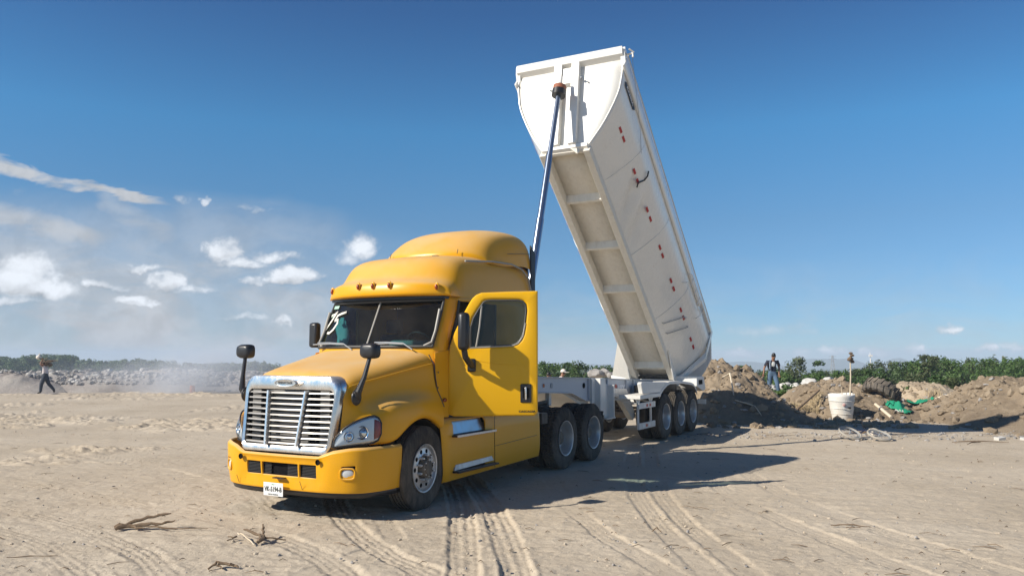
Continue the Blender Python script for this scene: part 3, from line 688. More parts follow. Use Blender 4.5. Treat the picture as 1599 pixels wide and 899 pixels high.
# ---- cab shell
def yf(z): return .30+.33*(z-2.02)/.68 if z>2.02 else .30
CX=[0,.40,.75,.985,1.04,1.055]
CY=[0,.012,.06,.16,.22,.34]
ZC=[1.02,1.5,2.02,2.04,2.25,2.48,2.68,2.78]
def ring(z):
    b=yf(z); tp=.012*(z-2)/.7 if z>2 else 0; side=[]
    for x,dy in zip(CX,CY): side.append((x*(1-tp*2),b+dy*(1-tp),z))
    yd=.74+(.0 if z<2.02 else .22*(z-2.02)/.68)
    side+= [(1.06,max(yd,b+.40),z),(1.065,1.4,z),(1.065,2.04,z),(1.065,3.05,z),(.98,3.17,z),(.5,3.19,z),(0,3.19,z)]
    return side
RG=[ring(z) for z in ZC]; nC=len(RG[0])
def cabmesh(pred):
    m2=MB(); 
    for s in (1,-1):
        for i in range(len(ZC)-1):
            for j in range(nC-1):
                if pred(s,i,j): 
                    q=[RG[i][j],RG[i][j+1],RG[i+1][j+1],RG[i+1][j]]; m2.add([(s*x,y,z) for x,y,z in q],[(0,1,2,3)])
    return m2
ws=lambda i,j: 3<=i<=5 and j<=2
cab=cabmesh(lambda s,i,j: not ws(i,j) and not (i<=2 and j<4 and False) and not(s==1 and j in(6,7) and i<=5) and not (s==-1 and 3<=i<=5 and j==6)).build('cab_shell',YEL,truck,solid=.035,ang=40)
wsg=cabmesh(lambda s,i,j: ws(i,j)).build('windshield',WSG,truck,ang=60)
cabmesh(lambda s,i,j: s==-1 and 3<=i<=5 and j==6).build('side_window',DRG,truck)
# windshield rubber + pillar trim + divider
fr=[]
b=RG[3]; t_=RG[6]
left=[(s_,)for s_ in ()]
edge=[( -p[0],p[1]-.012,p[2]) for p in b[3:0:-1]]+[(p[0],p[1]-.012,p[2]) for p in b[0:4]]
rt=[(RG[k][3][0],RG[k][3][1]-.012,RG[k][3][2]) for k in (4,5,6)]
tp=[(p[0],p[1]-.012,p[2]) for p in t_[2:0:-1]]+[(p[0]*-1,p[1]-.012,p[2]) for p in t_[0:4]]
lt=[(-RG[k][3][0],RG[k][3][1]-.012,RG[k][3][2]) for k in (5,4)]
MB().tube(edge+rt+tp+lt+[edge[0]],.022,8,caps=False).build('windshield_seal',RUB,wsg)
for s in (-1,1): MB().tube([(s*(RG[3][3][0]-.10),RG[3][3][1]-.065,2.05),(s*(RG[3][3][0]-.005),RG[3][3][1]-.02,2.10),(s*RG[4][3][0],RG[4][3][1]-.032,2.25),(s*RG[5][3][0],RG[5][3][1]-.032,2.55)],.017,8).build('pillar_trim',GRYT,wsg)
MB().tube([(0,RG[3][0][1]-.014,2.03),(0,RG[6][0][1]-.014,2.66)],.014,8).build('windshield_divider',GRYT,wsg)
MB().grid([[(x,yf(z)+interp(abs(x),CX,CY)+.03,z) for x in np.linspace(-.97,.97,15)] for z in (2.58,2.79)]).build('sun_band',DRK,truck)
MB().prism([(x,yf(2.62)+interp(abs(x),CX,CY)-.035,2.70) for x in np.linspace(-1.0,1.0,15)]+[(1.0,.95,2.70),(-1.0,.95,2.70)],(0,0,.035)).build('visor_underside',BLK,truck)
# wipers
for s in (-1,1):
    c=-.68 if s<0 else .34; 
    MB().tube([(c+.46,.26,2.0),(c+.30,.27,2.085),(c,.30,2.10),(c-.22,.33,2.10)],.009,6).tube([(c-.3,.325,2.075),(c+.05,.28,2.085),(c+.30,.272,2.075)],.009,6).build('wiper',GREYD,truck)
# interior
MB().prism([(x,.36+interp(abs(x),CX,CY),1.6) for x in np.linspace(-1.0,1.0,15)]+[(1.0,.95,1.6),(-1.0,.95,1.6)],(0,0,.43)).build('dashboard',BLK,truck,bevel=.02)
MB().bx(.25,.86,.45,.76,1.9,2.13).build('instrument_hood',TEAL,truck,bevel=.05)
MB().bx(-1.0,1.0,.4,3.1,1.05,1.12).build('cab_floor',BLKM,truck)
MB().bx(-.98,.98,2.3,2.34,1.1,2.78).build('sleeper_curtain',CURT,truck)
for x in (-.55,.55):
    st=MB().bx(x-.26,x+.26,1.15,1.65,1.45,1.62).build('seat',SEAT,truck,bevel=.05)
    MB().bx(x-.25,x+.25,1.6,1.74,1.6,2.25).build('seat_back',SEAT,st,bevel=.05); MB().bx(x-.14,x+.14,1.62,1.72,2.27,2.48).build('headrest',SEAT,st,bevel=.04)
m2=MB(); q=Matrix.Rotation(R(-58),3,'X'); ringp=[tuple(q@Vector((.22*math.cos(a),.22*math.sin(a),0))+Vector((.52,.86,2.06))) for a in np.linspace(0,2*math.pi,29)]
m2.tube(ringp,.016,8,caps=False)
for a in (0,2.1,4.2): m2.tube([(.52,.86,2.06),tuple(q@Vector((.22*math.cos(a),.22*math.sin(a),0))+Vector((.52,.86,2.06)))],.014,6)
m2.build('steering_wheel',BLK,truck)
# teal work vest hanging at the passenger side + paint-marked 75, stickers
m2=MB(); m2.grid([[(-.84+.02*math.sin(k)+.07*j,.66+.02*math.sin(j*1.7+k),2.06+.44*k/5*(1-.12*abs(j-1.5))) for j in range(4)] for k in range(6)]); m2.build('hanging_vest',TEALC,truck,solid=.02)
def wspt(x,z,o=.02):
    # point on the windshield surface
    b_=yf(z); ax=abs(x); return (x,b_+interp(ax,CX,CY)-o,z)
def stroke(name,pts,w,m,par):
    m2=MB(); L_=[];R_=[]
    for i,p in enumerate(pts):
        a=Vector(pts[max(i-1,0)]); c=Vector(pts[min(i+1,len(pts)-1)]); d=(c-a).normalized(); n_=Vector((-d.y,d.x))*w/2
        L_.append(wspt(p[0]+n_.x,p[1]+n_.y,.022)); R_.append(wspt(p[0]-n_.x,p[1]-n_.y,.022))
    m2.grid([L_,R_]); return m2.build(name,m,par,solid=.002)
stroke('painted_stroke',[(-0.985,2.27),(-0.885,2.41),(-0.785,2.56)],.035,WTXT,wsg)
stroke('painted_stroke',[(-0.930,2.50),(-0.845,2.52),(-0.785,2.56)],.03,WTXT,wsg)
stroke('painted_stroke',[(-0.585,2.545),(-0.675,2.525),(-0.745,2.50),(-0.785,2.42)],.035,WTXT,wsg)
stroke('painted_stroke',[(-0.785,2.42),(-0.715,2.44),(-0.700,2.38),(-0.745,2.29),(-0.825,2.24),(-0.885,2.25)],.035,WTXT,wsg)
for x0,x1,z0,z1 in ((-.945,-.805,2.60,2.65),(-.965,-.835,2.475,2.53)):
    m2=MB(); m2.grid([[wspt(x,z,.012) for x in np.linspace(x0,x1,4)] for z in (z0,z1)]); m2.build('windshield_sticker',STK,wsg,solid=.002)

# ---- roof brow (high roof cap)
ST=[(.50,2.735,0),(.425,2.74,0),(.415,2.80,0),(.435,2.90,0),(.475,2.945,0),(.60,2.985,0),(.67,3.03,.2),(.74,3.14,.5),(.84,3.27,.85),(1.02,3.355,1),(1.4,3.40,1),(2.0,3.42,1),(2.6,3.43,1),(3.1,3.43,1),(3.2,3.43,1)]
XR=[0,.3,.58,.78,.90,.975,1.025,1.055,1.07,1.065]
rows=[]
for j,x in enumerate(XR):
    row=[]
    for (y,z,k) in ST:
        early=max(0,1-k)
        sh=.34*(x/1.06)**3*(1 if y<1.3 else max(0,1-(y-1.3)/1.2))
        drop=[0,.0,.003,.018,.05,.115,.22,.37,.53,.67][j]
        if k==0: drop=[0,0,.003,.012,.028,.05,.085,.14,.20,.25][j]*min(1,(z-2.735)/.25)
        elif k<1: drop*= .45+.55*k
        zz=max(z-drop,2.735)
        if j==9: zz=2.735
        row.append((x if y>.45 or x<.8 else x-.0,min(y+sh,3.2),zz))
    rows.append(row)
mb=MB(); mb.grid(sym(rows)); brow=mb.build('roof_cap',YEL,truck,sub=2)
MB().bx(-1.03,1.03,.80,3.18,2.74,2.775).build('roof_cap_underside',BLK,truck)
# raised oval panel pressed in the cap
m2=MB()
# marker lamps
for x in (-.92,-.26,0,.28,.92):
    yy=.42+.34*(abs(x)/1.06)**3; zz=2.885-(.03 if abs(x)>.8 else 0)
    mk=MB().ball((x,yy-.002,zz),(.026,.028,.042),n=12,k=8).build('marker_lamp',AMB,truck)
    MB().ball((x,yy+.008,zz+.012),(.036,.02,.052),n=12,k=8).build('lamp_base',YEL,mk)
# chrome-grey trim edge where the upper fairing meets the cap
MB().tube([(1.0,1.25,3.27),(1.012,2.0,3.335),(1.018,2.6,3.352),(1.045,2.9,3.30),(1.075,3.06,3.17),(1.09,3.12,3.0),(1.09,3.13,2.75)],.014,6).build('roof_trim',GRYT,truck)
MB().tube([(-1.0,1.25,3.27),(-1.012,2.0,3.335),(-1.018,2.6,3.352),(-1.045,2.9,3.30),(-1.075,3.06,3.17),(-1.09,3.13,2.75)],.014,6).build('roof_trim',GRYT,truck)
# ---- roof fairing
SF=[(1.55,3.36),(1.54,3.45),(1.60,3.52),(1.72,3.62),(1.92,3.76),(2.18,3.87),(2.5,3.945),(2.85,3.97),(3.1,3.955),(3.22,3.92)]
XF=[0,.32,.58,.74,.84,.90,.95,.985,1.0]
rows=[]
for j,x in enumerate(XF):
    row=[]
    for i,(y,z) in enumerate(SF):
        sh=.42*(x/1.0)**2.6*max(0,1-max(0,y-1.55)/1.7)
        drop=[0,.0,.02,.06,.115,.20,.32,.45,.62][j]*min(1,(z-3.28)/.6)
        xx=x*(1 if i<3 else 1.0)
        if j>=3 and y>2.0: xx=x*lerp(1,1.045+.02*(j<7),min(1,(y-2.0)/.9))
        row.append((xx,min(y+sh,3.22),max(z-drop,3.30)))
    rows.append(row)
mb=MB(); mb.grid(sym(rows)); fair=mb.build('roof_fairing',YEL,truck,sub=2)
for s in (-1,1):
    MB().tube([(s*.62,1.63,3.44),(s*.62,1.655,3.51)],.005,5).build('fairing_seam',RUB,fair)
for x in (-.27,.0,.3): MB().bx(x-.045,x+.045,1.50,1.56,3.40,3.42).build('fairing_clip',BLK,fair)
# rear closing panel and side extenders
m2=MB(); m2.prism([(-1.0,3.195,2.7),(1.0,3.195,2.7),(1.0,3.195,3.55),(.8,3.195,3.86),(-.8,3.195,3.86),(-1.0,3.195,3.55)],(0,.02,0)); m2.build('fairing_back',BLKM,truck)
for s in (-1,1):
    MB().prism([(s*1.06,3.19,1.15),(s*1.06,3.30,1.15),(s*1.06,3.30,3.60),(s*1.04,3.19,3.72)],(s*.025,0,0)).build('side_extender',BLK,truck)
    MB().tube([(s*1.03,2.45,3.50),(s*1.045,2.9,3.55),(s*1.05,3.2,3.58)],.004,5).build('fairing_seam',RUB,fair)

# ---- chassis skirts with steps
for s in (-1,1):
    sk=MB(); pts=[]
    Y=[.40,.46,.58,.66,1.50,1.62,2.2,2.9,3.16,3.22]
    prof=[(1.045,1.09),(1.10,1.085),(1.155,1.06),(1.19,1.0),(1.20,.86),(1.205,.62),(1.205,.44),(1.20,.37),(1.18,.27),(1.12,.25)]
    P=[]
    for y in Y:
        inn=.035 if y<.42 else 0
        bot=interp(y,[.4,3.2],[0,.05])
        P.append([(s*(x-inn),y+(.10*(1-z)*(y<.5) if z<1 else 0),z+bot*(1 if z<.7 else 0)) for x,z in prof])
    fs=[];v=[p for r in P for p in r]; n=len(prof)
    for i in range(len(P)-1):
        for j in range(n-1):
            if i==3 and 2<=j<=3: continue      # upper step recess
            if i==3 and j==6: continue
            fs.append((i*n+j,(i+1)*n+j,(i+1)*n+j+1,i*n+j+1))
    sk.add(v,fs); k=sk.build('chassis_skirt',YEL,truck,solid=.02,ang=40,bevel=.004)
    MB().prism([(s*1.165,.64,.875),(s*1.165,1.52,.875),(s*1.085,1.50,1.085),(s*1.085,.66,1.085)],(-s*.02,0,0)).build('kick_plate',ALU,k)
    MB().bx(s*1.06,s*1.285,.62,1.66,.843,.868).build('step_tread',BLK,k,bevel=.006)
    MB().bx(s*1.280,s*1.292,.62,1.66,.842,.870).build('step_edge',ALU,k)
    MB().prism([(s*1.212,.70,.475),(s*1.212,1.66,.49),(s*1.222,1.70,.425),(s*1.222,.66,.40),],(-s*.03,0,-.0)).build('lower_step',ALU,k,bevel=.004)
    MB().bx(s*1.10,s*1.30,.64,1.72,.372,.398).build('step_tread',BLK,k,bevel=.005)
    MB().tube([(s*1.206,1.75,1.05),(s*1.21,1.75,.32)],.0035,5).tube([(s*1.207,1.76,.62),(s*1.207,3.1,.66)],.0035,5).build('skirt_seam',RUB,k)
    # front cowl-side lamp
    MB().ball((s*1.098,.60,1.33),(.022,.045,.028),n=10,k=6).build('turn_marker',AMB,truck)
    # lower cab panel between hood and door
    MB().prism([(s*1.072,.43,1.10),(s*1.072,.725,1.10),(s*1.062,.735,2.0),(s*1.03,.44,1.96)],(s*.012,0,0)).build('cowl_panel',YEL,truck,bevel=.006)

# ---- door (left one swung open, right one closed seam)
DA=R(61.5); ddx,ddy=math.sin(DA),math.cos(DA)
HX,HY=1.085,.745
def dp(s_,z,o=0): # s along door, o outwards towards the front/camera side
    return (HX+ddx*s_+ddy*o, HY+ddy*s_-ddx*o, z)
OUT=[(-.02,1.13),(-.025,1.5),(-.027,1.9),(-.01,2.04),(.03,2.17),(.15,2.44),(.26,2.64),(.30,2.70),(.35,2.745),(.42,2.775),(.8,2.79),(1.185,2.80),(1.19,2.78),(1.188,1.6),(1.185,1.18),(1.17,1.14),(1.135,1.115),(.7,1.11),(.3,1.105),(.05,1.105)]
WIN=[(.265,2.02),(.262,2.14),(.264,2.30),(.30,2.43),(.37,2.55),(.44,2.65),(.475,2.672),(.55,2.68),(.92,2.68),(.99,2.665),(1.03,2.62),(1.04,2.53),(1.02,2.33),(1.0,2.21),(.965,2.13),(.91,2.075),(.84,2.05),(.70,2.04),(.55,2.035),(.40,2.03)]
# panel = ring between outline and window built by bridging matched loops
def resample(poly,n,start):
    pts=[Vector((*p,0)) for p in poly]; pts.append(pts[0]); L=[0]
    for a,b in zip(pts,pts[1:]): L.append(L[-1]+(b-a).length)
    c=Vector((.6,2.2,0))
    return pts,L
def ray_poly(poly,c,ang):
    d=Vector((math.cos(ang),math.sin(ang))); best=None
    for i in range(len(poly)):
        a=Vector(poly[i])-c; b=Vector(poly[(i+1)%len(poly)])-c; e=b-a; den=d.x*e.y-d.y*e.x
        if abs(den)<1e-9: continue
        t=(a.x*e.y-a.y*e.x)/den; u=(a.x*d.y-a.y*d.x)/den
        if t>0 and -1e-6<=u<=1+1e-6 and (best is None or t<best): best=t
    return c+d*best
cc=Vector((.66,2.32)); angs=sorted(set([math.atan2(p[1]-cc.y,p[0]-cc.x) for p in OUT+WIN]+list(np.linspace(-math.pi,math.pi,40)[:-1])))
def inset(p,d): v=(p-cc); return cc+v*(1-d/v.length)
LO=[ray_poly(OUT,cc,a) for a in angs]; LI=[ray_poly(WIN,cc,a) for a in angs]
def lay(P,o): return [dp(p.x,p.y,o) for p in P]+[dp(P[0].x,P[0].y,o)]
prof=[lay([inset(p,.0) for p in LI],-.01),lay([inset(p,-.0) for p in LI],.012),lay([inset(p,-.022) for p in LI],.030),lay([inset(p,-.03) for p in LI],.032),lay([inset(p,.04) for p in LO],.032),lay([inset(p,.014) for p in LO],.024),lay(LO,.004),lay(LO,-.045),lay([inset(p,.05) for p in LO],-.05)]
door=MB().grid(prof).build('cab_door',YED,truck,ang=30)
# soft pressed line across the door skin: lower field
MB().grid([lay([inset(p,.04) for p in LO],-.048),lay([inset(p,.002) for p in LI],-.03)]).build('door_inner_trim',SEAT,door)
MB().grid([lay(LI,.006),[dp(cc.x,cc.y,.006)]*(len(LI)+1)]).build('door_glass',DRG,door)
MB().tube(lay([inset(p,.012) for p in LI],.014),.014,6,caps=False).build('window_seal',RUB,door)
MB().tube([dp(.27,2.022,.024),dp(.55,2.037,.024),dp(.84,2.052,.024),dp(.92,2.085,.024),dp(.985,2.18,.024),dp(1.018,2.36,.024)],.009,6).build('window_chrome_edge',GRYT,door)
MB().tube([dp(.35,2.03,.016),dp(.395,2.30,.016),dp(.425,2.60,.016)],.012,6).build('vent_window_post',GRYT,door)
MB().tube([dp(-.0,2.0,.030),dp(.3,1.86,.033),dp(.7,1.80,.033),dp(1.18,1.79,.03)],.0025,5).build('door_crease',YED,door)
# handle
def dbox(s0,s1,z0,z1,o0,o1,name,m,par,bev=.0): 
    v=[dp(a,c,b) for a in(s0,s1) for b in(o0,o1) for c in(z0,z1)]
    mm=MB(); mm.add(v,[(0,1,3,2),(4,6,7,5),(0,4,5,1),(2,3,7,6),(0,2,6,4),(1,5,7,3)]); return mm.build(name,m,par,bevel=bev)
hh=dbox(.95,1.10,1.29,1.54,.022,.046,'door_handle',BLK,door,.045)
dbox(1.008,1.035,1.33,1.50,.048,.062,'handle_grip',CHR,hh,.008)
dbox(.98,1.075,1.35,1.49,.038,.0475,'handle_cup',DRK,hh,.01)
text('door_lettering','CASCADIA',.040,BLK,door,dp(1.04,1.172,.0345),(ddx,ddy,0),(0,0,1),ext=.001,sx=1.15,bold=.001)
# door mirror
mr=dbox(.125,.275,1.99,2.49,.22,.40,'door_mirror',BLK,door,.05)
dbox(.14,.262,2.03,2.46,.205,.225,'mirror_glass',CHR,mr)
MB().tube([dp(.20,2.03,.30),dp(.22,1.90,.26),dp(.27,1.82,.14),dp(.31,1.77,.04)],[.04,.042,.045,.04],10).build('mirror_arm',BLK,mr)
dbox(.235,.35,1.70,1.88,.03,.075,'mirror_foot',BLK,mr,.025)
# jamb behind the open door
MB().tube([(1.07,.80,1.12),(1.07,.80,2.05),(1.06,1.0,2.68)],.02,6).build('door_jamb_seal',RUB,truck); MB().tube([(1.07,1.98,1.1),(1.07,2.0,2.68)],.02,6).build('door_jamb_seal',RUB,truck)
# passenger mirror on the closed door, standing proud of the windshield
m2=MB(); m2.bx(-1.52,-1.36,.80,.92,2.04,2.42); pm=m2.build('door_mirror',BLK,truck,bevel=.04)
MB().tube([(-1.40,.86,2.1),(-1.25,.9,1.95),(-1.07,.95,1.85)],.035,8).build('mirror_arm',BLK,pm)
# closed right door seam + handle
MB().tube([(-1.084,.80,1.12),(-1.084,.78,2.0),(-1.084,2.0,2.0),(-1.084,2.0,1.12),(-1.084,.80,1.12)],.004,5).build('right_door_seam',RUB,truck)
MB().bx(-1.10,-1.08,1.80,1.94,1.32,1.52).build('right_door_handle',BLK,truck,bevel=.01)
# ---- hood mirrors
def hood_mirror(s):
    base=Vector((s*.90,-.98,1.43)); top=Vector((s*1.02,-.90,1.90))
    st=MB().tube([base,base+Vector((s*.045,-.03,.07)),lerp(base,top,.5)+Vector((s*.03,-.02,0)),top],[.05,.042,.028,.024],10).build('hood_mirror',BLK,truck)
    f=MB().ball(tuple(base+Vector((-s*.005,0,0))),(.035,.085,.095),n=14,k=8).build('mirror_foot',BLK,st)
    c=top+Vector((0,0,.075)); m2=MB(); rows=[]
    for k,(d,sc_) in enumerate([(-.07,.55),(-.06,.82),(-.02,.97),(.02,1.0),(.05,.97)]):
        rows.append([(c.x+.125*sc_*math.copysign(abs(math.cos(a))**.55,math.cos(a)),c.y+d,c.z+.092*sc_*math.copysign(abs(math.sin(a))**.6,math.sin(a))) for a in np.linspace(0,2*math.pi,29)])
    rows.insert(0,[(c.x,c.y-.072,c.z)]*29); rows.append([(c.x,c.y+.05,c.z)]*29)
    m2.grid(rows); m2.build('mirror_head',BLK,st,ang=60)
hood_mirror(1); hood_mirror(-1)

# ---- wheels
def tyre_mb(w,r,ri,lugs):
    h=w/2; prof=[(-h*.80,ri),(-h*.93,ri+.03),(-h,ri+(r-ri)*.45),(-h*.97,ri+(r-ri)*.75),(-h*.88,r-.022),(-h*.80,r-.006)]
    tread=[]
    if not lugs:
        for g in (-.48,-.16,.16,.48): tread+=[(h*(g-.05),r),(h*(g-.045),r-.014),(h*(g+.045),r-.014),(h*(g+.05),r)]
    else:
        for g in (-.42,0,.42): tread+=[(h*(g-.06),r),(h*(g-.05),r-.018),(h*(g+.05),r-.018),(h*(g+.06),r)]
    mid=[(-h*.78,r-.001)]+tread+[(h*.78,r-.001)]
    prof=prof+mid+[(-a,b) for a,b in prof[::-1]]
    n=144 if lugs else 64; P=len(prof)
    def mod(i,k):
        rr=prof[i][1]
        if lugs and rr>r-.012: return 1-(.016/r if (k%3==0) else 0)
        return 1
    return MB().lathe(prof,n=n,mod=mod,close=True)
def wheel_parts(root,kind,side):
    """side +1: outer face towards +x"""
    s=side
    def X(m2): m2.v=[(x*s,y,z) for x,y,z in m2.v]; return m2
    if kind=='front':
        X(tyre_mb(.29,.522,.295,False)).build('tyre',TYR,root,ang=28)
        rim=MB(); rim.lathe([(-.10,.28),(.10,.285),(.135,.300),(.145,.300),(.140,.283),(.105,.272),(.095,.262),(.118,.250),(.122,.175),(.128,.165),(.11,.145),(.09,.14)],n=60)
        rm=X(rim).build('rim',ALU,root,ang=30)
        for k in range(10):
            hl=MB(); a=2*math.pi*k/10; hl.lathe([(.121,.001),(.1225,.024),(.1205,.029)],(0,.213*math.cos(a),.213*math.sin(a)),14); X(hl).build('hand_hole',DRK,root)
        for k in range(10):
            nt=MB(); a=2*math.pi*(k+.5)/10; nt.lathe([(.12,.020),(.165,.018),(.185,.012),(.187,.001)],(0,.168*math.cos(a)*.95,.168*math.sin(a)*.95),8); X(nt).build('lug_nut',CHR,root,ang=20)
        X(MB().lathe([(.10,.12),(.17,.115),(.185,.105),(.19,.085),(.20,.08),(.205,.02),(.206,.001)],n=28)).build('hub',BLKM,root,ang=25)
        for k in range(8): a=2*math.pi*k/8; X(MB().lathe([(.185,.010),(.20,.009),(.201,.001)],(0,.098*math.cos(a),.098*math.sin(a)),6)).build('hub_bolt',CHR,root)
    else:
        off=.10; t2=X(tyre_mb(.265,.522,.290,True) if kind=='drive' else tyre_mb(.265,.522,.290,False)); o=t2.build('tyre',TYR,root,ang=28)
        rim=MB(); rim.lathe([(.08,.275),(.115,.285),(.130,.298),(.137,.298),(.132,.281),(.10,.270),(.05,.262),(-.02,.258),(-.055,.245),(-.075,.215),(-.085,.17),(-.08,.14)],n=56)
        rm=X(rim).build('rim',ALU,root,ang=30)
        for k in range(10):
            nt=MB(); a=2*math.pi*(k+.5)/10; nt.lathe([(-.08,.018),(-.045,.016),(-.035,.001)],(0,.175*math.cos(a),.175*math.sin(a)),6); X(nt).build('lug_nut',ALU,root,ang=20)
        X(MB().lathe([(-.09,.135),(-.02,.13),(.03,.11),(.045,.09),(.05,.001)],n=28)).build('hub',BLKM if kind=='drive' else GREYD,root,ang=25)
def wheel(parent,pos,side,kind,steer=0,off=(0,0,0)):
    r=empty('wheel',Vector(pos)-Vector(off),R(steer),parent=parent)
    key=(kind,side)
    if key in WP:
        for ch in WP[key].children:
            c=ch.copy(); COL.objects.link(c); c.parent=r
            for g in ch.children: d=g.copy(); COL.objects.link(d); d.parent=c
    else: wheel_parts(r,kind,side); WP[key]=r
    r.rotation_euler=(R(rng.uniform(0,1) if kind=='front' else rng.uniform(0,300)),0,R(steer))
    return r
WP={}
wheel(truck,(1.055,0,.515),1,'front',4.5); wheel(truck,(-1.055,0,.515),-1,'front',4.5)
for y in (4.19,5.42):
    for s in (1,-1):
        wheel(truck,(s*1.09,y,.515),s,'drive'); wheel(truck,(s*.77,y,.515),-s,'drive')
# inner dual (seen in the gap under the trailer) sits at .77
# ---- chassis
ch=MB()
for s in (-1,1): ch.bx(s*.36,s*.44,-.9,6.05,.62,.90)
for y in (2.6,3.5,4.8,5.9): ch.bx(-.36,.36,y-.05,y+.05,.65,.86)
ch.build('frame_rails',BLKM,truck)
ax=MB(); ax.tube([(-.95,0,.45),(-.7,0,.36),(.7,0,.36),(.95,0,.45)],.06,8)
for y in (4.19,5.42): ax.tube([(-1.0,y,.515),(1.0,y,.515)],.075,10); ax.ball((0,y,.5),(.22,.26,.24),n=14,k=8)
ax.build('axles',BLKM,truck)
for y in (4.19,5.42):
    for s in (-1,1): MB().tube([(s*.6,y+.22,.42),(s*.6,y+.22,.70)],.13,14).build('air_spring',BLKM,truck)
MB().prism([(-.48,4.35,1.02),(.48,4.35,1.02),(.48,5.0,1.05),(.3,5.35,.98),(.12,5.42,.95),(.12,5.0,.99),(-.12,5.0,.99),(-.12,5.42,.95),(-.3,5.35,.98),(-.48,5.0,1.05)],(0,0,.06)).build('fifth_wheel',BLKM,truck)
MB().bx(-.46,.46,4.45,5.1,.90,1.01).build('fifth_wheel_base',BLKM,truck)
for s in (-1,1):
    tk=MB().lathe([(2.0,.001),(2.0,.28),(2.02,.305),(3.36,.305),(3.385,.29),(3.40,.2),(3.405,.001)],(s*.82,0,.66),32,'y').build('fuel_tank',ALU,truck,ang=25)
MB().bx(-.9,.9,3.25,3.42,.62,1.10).build('rear_crossmember_box',BLKM,truck)
m2=MB(); m2.bx(.55,1.15,3.40,3.62,.80,.98); m2.build('battery_box',BLKM,truck,bevel=.01)
m2=MB()
for k in range(4): x=-.3+.2*k; m2.tube([(x,3.22,1.7),(x+.05,3.5,1.45),(x+.1,3.95,1.38),(x+.1,4.35,1.42)],.013,6)
m2.build('air_line',BLK,truck)
MB().bx(-.35,.35,3.25,5.9,.905,.925).build('deck_plate',BLKM,truck)
for s in (-1,1): # short mud flap bracket behind the drive axle
    MB().tube([(s*.44,6.02,.84),(s*1.15,6.05,.84)],.022,6).build('flap_bracket',BLKM,truck); MB().bx(s*.80,s*1.15,6.03,6.045,.35,.82).build('mud_flap',BLK,truck)

# ================================================================== TRAILER
trailer=empty('dump_trailer',ORG+A_*9.0,-R(TH),off=(0,9.0,0))
tag(trailer,'white three-axle tipper trailer with its long tub box raised steeply on a blue ram','trailer')
TO=(0,9.0,0)
def ztop(y): return interp(y,[3.5,4.6,7.1,10,13.4],[1.555,1.54,1.462,1.35,1.25])
fm=MB()
for s in (-1,1):
    ys=[3.55,4.6,5.9,6.6,7.6,9.4,11.5,13.3]; dep=[.29,.29,.31,.47,.48,.46,.42,.38]
    P=[]
    for y,d in zip(ys,dep):
        t=ztop(y)
        x0=.46; x1=.54
        P.append([(s*(x0-.03),y,t-.016),(s*(x0-.03),y,t),(s*(x1+.03),y,t),(s*(x1+.03),y,t-.016),(s*(x1-.01),y,t-.02),(s*(x1-.01),y,t-d+.018),(s*(x1+.03),y,t-d+.014),(s*(x1+.03),y,t-d),(s*(x0-.03),y,t-d),(s*(x0-.03),y,t-d+.016),(s*(x0+.02),y,t-d+.02),(s*(x0+.02),y,t-.02),(s*(x0-.03),y,t-.016)])
    fm.grid(P)
    for y in (6.75,7.75,8.9,9.4): fm.bx(s*.53,s*.575,y-.01,y+.01,ztop(y)-.44,ztop(y)-.02)
for y in (3.6,4.6,5.9,7.6,9.4,11.0,12.6,13.2): fm.bx(-.46,.46,y-.05,y+.05,ztop(y)-.26,ztop(y)-.03)
frame=fm.build('trailer_frame',FRM,trailer,ang=30)
# round holes / lamps on the near rail
for y,r_,m in ((4.72,.035,AMB),(5.05,.05,GREYD),(6.55,.055,DRK)):
    MB().lathe([(.0,.001),(.0,r_),(.012,r_),(.012,.001)],(.53,y,ztop(y)-.16),20).build('rail_port' if m!=AMB else 'side_lamp',m,frame)
MB().bx(-.5,.5,3.6,5.3,1.235,1.262).build('kingpin_plate',WHT,trailer)
MB().prism([(.44,6.0,1.24),(.44,7.0,1.0),(.44,6.9,.82),(.44,6.2,1.05),(.44,5.7,1.20)],(-.9,0,0)).build('gooseneck_brace',WHT,trailer)
for y in (4.35,5.3): MB().bx(.28,.36,y,y+.10,.98,1.24).bx(-.36,-.28,y,y+.1,.98,1.24).build('bolster',WHT,trailer)
# landing gear
for s in (-1,1):
    lg=MB().bx(s*.56,s*.72,6.98,7.26,.70,ztop(7.1)-.01).build('landing_leg',WHT,trailer,bevel=.006)
    MB().bx(s*.55,s*.60,6.82,7.02,.95,ztop(7)-.012).bx(s*.55,s*.60,7.24,7.46,.95,ztop(7.3)-.012).build('leg_bracket',WHT,lg)
    MB().prism([(s*.58,7.26,1.36),(s*.58,7.72,1.30),(s*.58,7.70,.64),(s*.58,7.34,.60),(s*.58,7.26,.70)],(s*.03,0,0)).bx(s*.60,s*.74,7.66,7.72,.62,1.30).bx(s*.60,s*.76,7.24,7.72,.60,.625).build('leg_plate',WHT,lg)
    MB().bx(s*.58,s*.70,7.02,7.22,.56,.70).build('leg_foot',BLKM,lg)
MB().tube([(-.62,7.12,1.0),(.62,7.12,1.0)],.025,8).build('landing_gear_shaft',WHT,trailer)
MB().prism([(.2,6.6,1.0),(.2,7.6,.95),(.2,8.6,.62),(.2,8.4,.52),(.2,7.0,.75)],(-.4,0,0)).build('hydraulic_brace',WHT,trailer)
MB().prism([(.62,7.9,1.22),(.62,8.75,1.18),(.62,9.35,.55),(.62,9.15,.45),(.62,8.4,.95),(.62,8.0,1.05)],(-.12,0,0)).build('suspension_brace',WHT,trailer)
